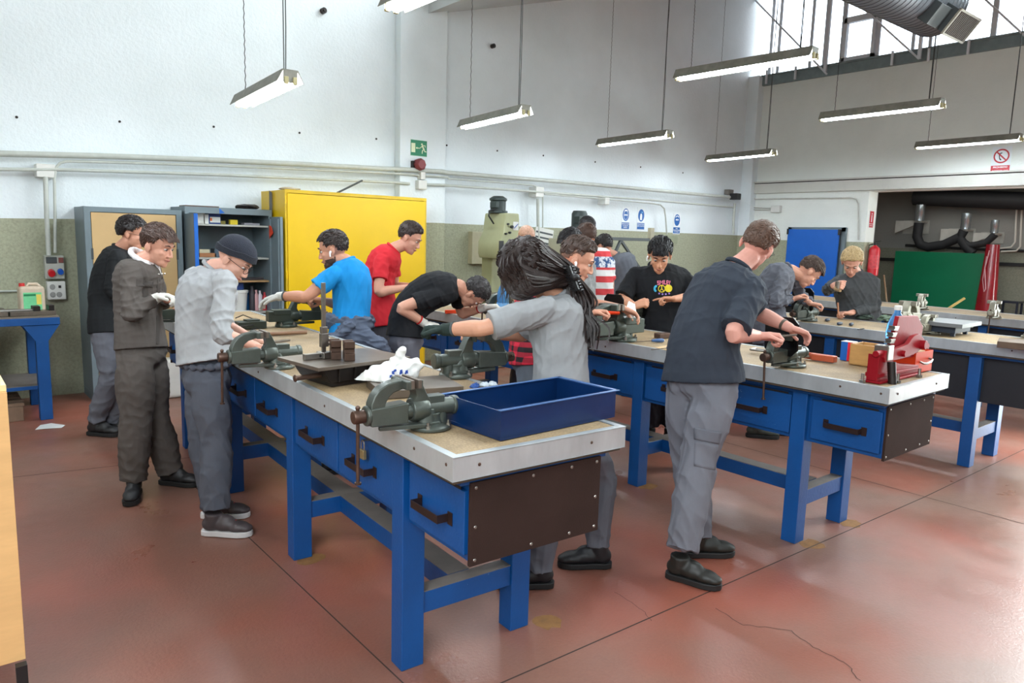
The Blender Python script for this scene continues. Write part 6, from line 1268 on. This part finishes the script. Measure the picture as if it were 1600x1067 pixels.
for q in range(900):
    while True:
        d = V((rnd.gauss(0, 1), rnd.gauss(0, 1), rnd.gauss(.2, 1))).normalized()
        if d.z > -.7 and not (d.y > .62 and d.z < .4): break
    e = 1+rnd.uniform(.33, .40); p = cc+s_*d.x*.075*e+f*d.y*.096*e+u*d.z*.086*e
    out = (p-cc); tgt = clip+V((rnd.gauss(0, .014), rnd.gauss(0, .014), rnd.gauss(0, .02)))
    if (p-tgt).dot(f) < .02 and False: continue
    mid = p.lerp(tgt, .5); o2 = mid-cc; m2 = cc+o2.normalized()*max(o2.length, .135+rnd.uniform(0, .015)) if o2.length < .16 else mid
    q1 = p.lerp(m2, .5); q1 = cc+(q1-cc).normalized()*max((q1-cc).length, out.length*.99); pts, rr = crom([cc+out*.86, p, q1, m2, tgt], [.002, .0045, .006, .006, .005], 3); mb.tube([x-V(off) for x in pts], rr, 4)
# the face-framing strands
cs = -1
for q in range(330):
    a = rnd.random(); fz = rnd.uniform(-.05, .075); p = cc+s_*(cs*.078)+f*(fz)+u*rnd.uniform(.0, .06); lo = rnd.uniform(-.18, .0); m1 = c+s_*(cs*(.112+rnd.uniform(0, .018)))+f*(fz*.9+.005)+u*(lo*.75+.02); m2 = m1.lerp(clip, .5)+s_*(cs*.03)-u*.02
    tgt = clip+V((rnd.gauss(0, .014), rnd.gauss(0, .014), rnd.gauss(0, .02))); pts, rr = crom([p, m1, m2, tgt], [.006, .0075, .0075, .006], 4); mb.tube([x-V(off) for x in pts], rr, 4)
for q in range(14):
    p = cc+f*(.085)+s_*rnd.uniform(-.06, -.03)+u*rnd.uniform(.0, .06); a = K(789+rnd.uniform(-6, 8), 440, -.05); b_ = K(786+rnd.uniform(-6, 10), 462+rnd.uniform(-10, 14), -.06); pts, rr = crom([p, a, b_], [.005, .004, .001], 5); mb.tube([x-V(off) for x in pts], rr, 4)
ho = mb.build('gathered_hair', HM, root, smooth=True)
mb = MB()
for q in range(320):
    w0 = rnd.gauss(0, .018); w1 = rnd.gauss(0, .038); d1 = rnd.gauss(0, .03); L_ = rnd.uniform(.72, 1.02)
    P0 = clip+RH*w0*.6+TWD*rnd.gauss(0, .016)+ZU*rnd.gauss(0, .012); P1 = K(905, 470, -.03)+RH*w0*1.4+TWD*d1*.7; P2 = K(903, 510, -.04)+RH*w1*1.1+TWD*d1; P3 = K(902, 545, -.05)+RH*(w1*1.1)+TWD*d1
    if L_ < .9: P3 = P2.lerp(P3, max(0, (L_-.6)/.4))
    ww = rnd.uniform(-.012, .012); pts, rr = crom([P0, P1, P1.lerp(P2, .5)+RH*ww, P2-RH*ww, P3], [.005, .006, .006, .0055, .0022], 5); mb.tube([x-V(off) for x in pts], rr, 4)
mb.build('ponytail', HM, root, smooth=True)
mb = MB(); ca = K(887, 416, -.07)-V(off); cb = K(901, 452, -.09)-V(off); ax_ = (cb-ca)
for q in range(9):
    p = ca+ax_*(q/8); mb.tube([p-RH*.028+TWD*.0, p-RH*.012+TWD*.045, p+RH*.014+TWD*.045, p+RH*.03], [.004, .0055, .0055, .004], 6)
mb.bar(ca+TWD*.045, cb+TWD*.045, .012, .02); mb.ball(ca+ax_*.45+TWD*.06+RH*.01, (.022, .022, .018), 10, 8); mb.build('claw_clip', BLACK, root, smooth=True)
# plaid shirt
m, nt, b, pos, s_o = newmat('red_black_plaid')
tc = nt.nodes.new('ShaderNodeTexCoord'); sp_ = nt.nodes.new('ShaderNodeSeparateXYZ'); nt.links.new(tc.outputs['Object'], sp_.inputs[0])
def stripe(o_, fq): return math_(nt, 'GREATER_THAN', math_(nt, 'FRACT', math_(nt, 'MULTIPLY', o_, fq)), .5)
f1 = stripe(sp_.outputs[2], 16); f2 = stripe(math_(nt, 'ADD', sp_.outputs[0], sp_.outputs[1]), 13)
nt.links.new(mixc(nt, math_(nt, 'MULTIPLY', math_(nt, 'ADD', f1, f2), .5), lin((206, 34, 60)), lin((26, 18, 22))), b.inputs['Base Color']); b.inputs['Roughness'].default_value = .85
PLD = MC['red_black_plaid']
r = person('person in a red and black plaid shirt with an earbud, behind the ponytail', 4.72, (208, 152, 126), (902, 405, .0), (.90, -.40, .12), (864, 434, .0), [(828, 545), (828, 500), (842, 462)], (.05, 0, 1),
       [((850, 458, -.17), (876, 508, -.26), (926, 488, -.14), hnd((.95, -.02, .1), (0, -.9, .35), -1, 62)), ((874, 448, .17), (917, 474, .20), (974, 482, .06), hnd((.8, -.35, .1), (-.1, -.9, .2), 1, 28))],
       ('shirt', PLD, None, cloth('white_collar', (222, 220, 218))), None, cloth('blue_grey_trousers', (112, 122, 132)), dict(col=(66, 50, 42), style='up', thick=.020, n=460, length=.040, fade=.34), hs=1.13, fp=dict(brow=(54, 38, 32), bud=1), seed=29, loose=1.05, vox=.0044)
root, off, c, fr, (NB, SP, hands) = r
hair(root, off, c, fr, 1.13, (128, 98, 82), 'buzz', .004, 0, 5, fade=.1)
tag(MB().tube([hands[0][0]+cdir((.9, 0, 0))*.05+TWD*.0, hands[0][0]+cdir((.9, 0, 0))*.17], [.013, .010], 10).build('orange_file', OR, None, smooth=True), 'file with an orange handle held over the boxy vise', 'file')
# background group
def stripes():
    m, nt, b, pos, so = newmat('stars_and_stripes_cloth'); tc = nt.nodes.new('ShaderNodeTexCoord'); sp_ = nt.nodes.new('ShaderNodeSeparateXYZ'); nt.links.new(tc.outputs['Object'], sp_.inputs[0])
    z = sp_.outputs[2]; st = math_(nt, 'GREATER_THAN', math_(nt, 'FRACT', math_(nt, 'MULTIPLY', z, 8.6)), .5)
    cblue = math_(nt, 'MULTIPLY', math_(nt, 'GREATER_THAN', z, 1.36), math_(nt, 'LESS_THAN', z, 1.46)); n = nz(nt, tc.outputs['Object'], 30, 2, .45, .55)
    base = mixc(nt, st, lin((226, 224, 222)), lin((206, 62, 66))); bl = mixc(nt, n, lin((52, 84, 130)), lin((220, 224, 230)))
    low = math_(nt, 'LESS_THAN', z, 1.03); pr = mixc(nt, nz(nt, tc.outputs['Object'], 26, 2, .48, .54), lin((220, 218, 216)), lin((40, 44, 70)))
    nt.links.new(mixc(nt, low, mixc(nt, cblue, base, bl), pr), b.inputs['Base Color']); b.inputs['Roughness'].default_value = .85; return m
person('person in a white shirt with red stripes, back turned, in the far group', 6.9, (196, 146, 120), (916, 370, .0), (-.5, -.3, -.8), (924, 390, .0), [(934, 492), (936, 455), (932, 418)], (1, 0, -.3),
       [((952, 410, .0), (954, 453, .1), (935, 478, .25), NOH), ((908, 406, .0), (902, 450, .1), (912, 476, .25), NOH)], ('shirt', stripes()), None, GTD, dict(col=(72, 50, 40), style='curly', thick=.018, n=320, length=.03), seed=31, vox=.007, faceparts=False, loose=.95, bw=.9)
m = mat('grey_camouflage', (140, 140, 140), .85, 0, .45, 16)
person('person with black hair in a grey camouflage shirt in the far group', 6.4, (206, 156, 130), (893, 380, .0), (-.8, -.5, .25), (905, 402, .0), [(908, 500), (908, 460), (906, 425)], (-.2, 0, 1),
       [((898, 418, -.16), (880, 465, -.2), (868, 480, -.2), NOH), ((916, 416, .16), (912, 462, .2), (895, 480, .2), NOH)], ('shirt', m), None, GTD, dict(col=(26, 22, 24), style='short', thick=.022, n=320, length=.045, fringe=.05), seed=33, vox=.007, sleeve='long', loose=1.05)
person('person with dark curly hair farthest back in the group, mostly hidden', 8.5, (176, 124, 100), (917, 356, .0), (-.3, -.1, -.9), (922, 376, .0), [(922, 470), (922, 430), (922, 400)], (1, 0, -.2),
       [((940, 388, .0), (944, 425, .05), (935, 450, .2), NOH), ((902, 388, .0), (898, 425, .05), (905, 450, .2), NOH)], ('shirt', cloth('charcoal_cotton', (52, 56, 62))), None, GTD, dict(col=(30, 26, 28), style='curly', thick=.024, n=320, length=.032), seed=35, vox=.007, faceparts=False)
person('person in a grey T-shirt seen from behind before the steel rack', 7.6, (196, 140, 116), (944, 385, .0), (-.55, -.35, -.6), (960, 400, .0), [(966, 485), (970, 450), (968, 420)], (.9, 0, .35),
       [((982, 415, -.05), (985, 455, .0), (970, 475, .1), NOH), ((944, 412, .12), (938, 450, .2), (945, 470, .3), NOH)], ('shirt', cloth('mid_grey_cotton', (98, 102, 110))), None, GTD, dict(col=(32, 28, 28), style='short', thick=.016, n=320, length=.028), seed=37, vox=.007, faceparts=False, loose=1.05)
person('person with a pale shaved head, only the top showing behind the long ponytail', 7.1, (214, 164, 138), (822, 371, .0), (.3, -.5, .6), (826, 396, .0), [(828, 500), (828, 455), (828, 420)], (1, 0, .1),
       [((848, 412, .0), (852, 455, -.05), (840, 478, -.2), NOH), ((806, 412, .0), (802, 455, -.05), (812, 478, -.2), NOH)], ('shirt', cloth('navy_cotton', (48, 54, 70))), None, GTD, dict(col=(196, 152, 128), style='buzz', thick=.002), seed=39, vox=.007)
# black printed T-shirt
r = person('person in a black T-shirt with a colourful print, facing the camera and filing', 5.75, (198, 142, 112), (1031, 398, -.13), (-.14, -.52, .84), (1027, 414, .04), [(1037, 528, .05), (1036, 485, .03), (1032, 450, .02)], (1, 0, 0),
       [((1062, 430, .02), (1094, 462, -.08), (1053, 467, -.28), hnd((-1, .0, .05), (0, -1, .2), -1, 55, 'point')), ((994, 430, .02), (971, 468, -.08), (992, 478, -.26), hnd((.75, .35, .4), (.3, -.6, -.6), 1, 70))],
       ('shirt', BK), [((1052, 600, 0), (1048, 664, .12), (.3, 0, 1)), ((1018, 600, 0), (1016, 664, .12), (-.2, 0, 1))], cloth('black_trousers', (40, 40, 46)), dict(col=(22, 20, 22), style='short', thick=.024, n=480, length=.045, fringe=.055), hs=1.05, fp=dict(brow=(30, 22, 22), bud=1), seed=41, loose=1.12, vox=.005, bw=1.06, sleeve='half', lbulk=1.2)
root, off, c, fr, (NB, SP, hands) = r
# the print, lying on the shirt front
dg = bpy.context.evaluated_depsgraph_get(); dg.update()
shirt = [ch for ch in root.children if ch.name.startswith('shirt')][0]
from mathutils.bvhtree import BVHTree
bv = BVHTree.FromPolygons([v.co+V(off) for v in shirt.data.vertices], [tuple(p.vertices) for p in shirt.data.polygons])
def decal(nm, uvpoly, col, lift=.003):
    pts = []
    for (u_, v_) in uvpoly:
        rr = ray(u_, v_).normalized(); h, n_, i_, d_ = bv.ray_cast(CP, rr)
        if h is None: return
        pts.append(h-rr*lift-V(off))
    cen = sum(pts, V((0, 0, 0)))/len(pts); n = len(pts); v = pts+[cen]; m_ = MB(); m_.add(v, [(i, (i+1) % n, n) for i in range(n)]); m_.build(nm, mat('ink%d_%d_%d' % col, col, .7, 0, 0), shirt)
def disc(cx, cy, r1, n=16): return [(cx+r1*math.cos(2*pi*k/n), cy+r1*math.sin(2*pi*k/n)) for k in range(n)]
YL, PK = (226, 206, 40), (214, 112, 140)
decal('yellow_disc', disc(1044.5, 450.5, 6), YL, .004); decal('yellow_disc', disc(1034, 451, 6), YL, .004); decal('dark_disc', disc(1034, 451, 4.6), (24, 25, 28), .006)
for (x, y) in ((1034, 446.5), (1031, 454.5), (1037, 454.5)): decal('peace_bar', [(1034-.7, 451), (x-.7, y), (x+.7, y), (1034+.7, 451)], YL, .008)
for k in range(5): a = 2.2+k*.55; decal('cyan_petal', disc(1026+3.2*math.cos(a)*1.0, 451+4.2*math.sin(a), 1.8, 8), (60, 170, 206), .004)
def letters(word, x, y, w_, h_, col, arc=0):
    SEG = {'S': ['1111', '1000', '1111', '0001', '1111'], 'M': ['10001', '11011', '10101', '10001', '10001'], 'I': ['1', '1', '1', '1', '1'], 'L': ['100', '100', '100', '100', '111'], 'E': ['111', '100', '111', '100', '111'], 'Y': ['101', '101', '010', '010', '010']}
    X = x
    for i, ch in enumerate(word):
        g = SEG[ch]; cw = w_*len(g[0]); yy = y+arc*abs(i-2.5)**1.6-1*(i == 9)
        for r_i, row in enumerate(g):
            for c_i, b_ in enumerate(row):
                if b_ == '1': a0 = X+c_i*w_; b0 = yy+r_i*h_; decal('print_letter', [(a0, b0), (a0, b0+h_*1.05), (a0+w_*1.08, b0+h_*1.05), (a0+w_*1.08, b0)], col, .005)
        X += cw+w_*.55
letters('SMILEY', 1026.8, 437.5, .95, 1.35, PK, .25)
for k in range(4): decal('lilac_scroll', disc(1030+k*5.2, 460-abs(k-1.5), 1.5, 8), (150, 120, 196), .004)
# back-view figure at the middle bench
DK = cloth('charcoal_navy_cotton', (50, 56, 66), .85)
r = person('person in a dark navy T-shirt and grey cargo trousers at the shiny vise', 3.62, (216, 158, 142), (1184, 383, .05), (.50, -.34, -.80), (1154, 417, .02), [(1098, 580), (1100, 530), (1126, 470, .02)], (.66, 0, .75),
       [((1176, 452, -.13), (1146, 521, -.27), (1186, 525, -.13), hnd((.95, -.05, .05), (0, -.85, .4), -1, 62)), ((1134, 432, .16), (1184, 488, .30), (1234, 512, .16), hnd((.85, -.3, -.1), (0, -.95, .1), 1, 30))],
       ('shirt', DK), [((1092, 712, -.06), (1066, 858, -.12), (.86, 0, .5)), ((1074, 700, .14), (1092, 838, .16), (.95, 0, -.1))], cloth('cargo_trousers', (112, 114, 122)), dict(col=(92, 70, 58), style='short', thick=.013, n=650, length=.022, fade=.05), up=(.40, .9, .05), hs=1.0, fp=dict(glasses=True, brow=(84, 60, 48)), seed=43, loose=1.12, top_amp=.006, pant_amp=.007, lbulk=1.18, vox=.0042, shirt_len=.05, bw=1.05, shoes=(34, 34, 30), solec=(24, 24, 24), sleeve='half')
root, off, c, fr, (NB, SP, hands) = r
f2 = (ray(1190, 700).normalized()); lat2 = cdir((.75, 0, .65))
mb = MB(); P = dep(1104, 668, 3.47)-V(off); x_ = cdir((.8, .02, .0)); n_ = cdir((0, .0, 1)); w_, h_ = .085, .045
mb.tube([hands[1][0]+(hands[1][1]-hands[1][0]).normalized()*.03-V(off), hands[1][0]+(hands[1][1]-hands[1][0]).normalized()*.045-V(off)], [.030, .031], 16); mb.build('wrist_band', STEELD, root, smooth=True)
o = tag(MB().tube([dep(1180, 530, 3.55), dep(1245, 523, 3.62)], [.007, .005], 8).build('hand_file', STEELD, None, smooth=True), 'steel file held across the black chamfered plate', 'file')
# cargo pocket flap following the trousers
tr = [ch for ch in root.children if ch.name.startswith('trousers')][0]
bv = BVHTree.FromPolygons([v.co+V(off) for v in tr.data.vertices], [tuple(p.vertices) for p in tr.data.polygons])
patch('pocket_flap', [(1084, 668), (1128, 676), (1124, 694), (1084, 686)], 8, cloth('cargo_trousers_flap', (104, 106, 114)), tr, .006, off)
patch('cargo_pocket', [(1085, 688), (1122, 695), (1118, 735), (1084, 728)], 8, cloth('cargo_trousers', (112, 114, 122)), tr, .003, off)
# bending grey jacket
JK = cloth('slate_work_jacket', (92, 94, 102)); JD = cloth('dark_work_jacket', (68, 70, 72))
person('person in a slate grey work jacket bent over the vise on the third workbench', 6.15, (206, 152, 128), (1264, 424, .0), (.62, -.78, .05), (1232, 422, .0), [(1204, 516), (1200, 475), (1212, 442)], (.05, 0, .99),
       [((1222, 434, -.17), (1212, 473, -.25), (1240, 467, -.14), hnd((.8, .25, .2), (0, -.9, .4), -1, 55)), ((1238, 430, .17), (1252, 462, .26), (1266, 474, .1), hnd((.7, -.1, .2), (0, -1, 0), 1, 50))],
       ('shirt', JK), [((1196, 600, -.02), (1180, 668, -.0), (1, 0, .2)), ((1206, 600, .12), (1206, 668, .12), (1, 0, .1))], cloth('slate_work_jacket', (92, 94, 102)), dict(col=(66, 50, 42), style='short', thick=.018, n=480, length=.034, fade=.08, fringe=.035), up=(.6, .8, .05), hs=1.02, fp=dict(brow=(54, 40, 34)), seed=47, sleeve='long', loose=1.12, top_amp=.007, vox=.005, shoes=(60, 66, 60), lbulk=1.15)
# hammering, dark jacket
r = person('person with curly blond hair in a dark grey jacket, hammering a chisel', 6.95, (206, 150, 128), (1331, 409, -.12), (-.32, -.66, .68), (1336, 426, .04), [(1342, 520, .05), (1342, 482, .03), (1338, 450, .02)], (1, 0, 0.1),
       [((1360, 440, .02), (1368, 480, -.04), (1328, 489, -.22), hnd((-.95, .0, .2), (0, -1, .1), -1, 50)), ((1312, 440, .02), (1293, 452, -.12), (1302, 446, -.26), hnd((.45, .1, .8), (.6, -.3, -.3), 1, 75))],
       ('shirt', JD), None, cloth('dark_work_jacket', (68, 70, 72)), dict(col=(176, 152, 110), style='curly', thick=.024, n=620, length=.030, fade=.1), hs=1.04, fp=dict(brow=(110, 84, 60)), seed=49, sleeve='long', loose=1.12, top_amp=.007, vox=.005, bw=1.06)
root, off, c, fr, (NB, SP, hands) = r
p = dep(1306, 448, 6.62); r2 = thing('hammer', 'hammer held up by the figure in the dark grey jacket', 'hammer', tuple(p)); MB().tube([(-.0, 0, 0), (-RH.x*.02, 0, -.02), RH*.0+ZU*-.03+TWD*.10], [.012, .012, .012], 8).build('hammer_handle', mat('ash_wood', (150, 120, 84), .5), r2, smooth=True); m_ = MB(); m_.cyl(ZU*.05+RH*.012, ZU*-.045+RH*.012, .02, seg=10); m_.build('hammer_head', STEELD, r2, .003)
o = tag(MB().cyl(dep(1310, 494, 6.66), dep(1309, 473, 6.70), .008, seg=8).build('chisel', mat('coppery_steel', (150, 100, 70), .4, .5), None, smooth=True), 'upright chisel held on the third workbench', 'chisel')
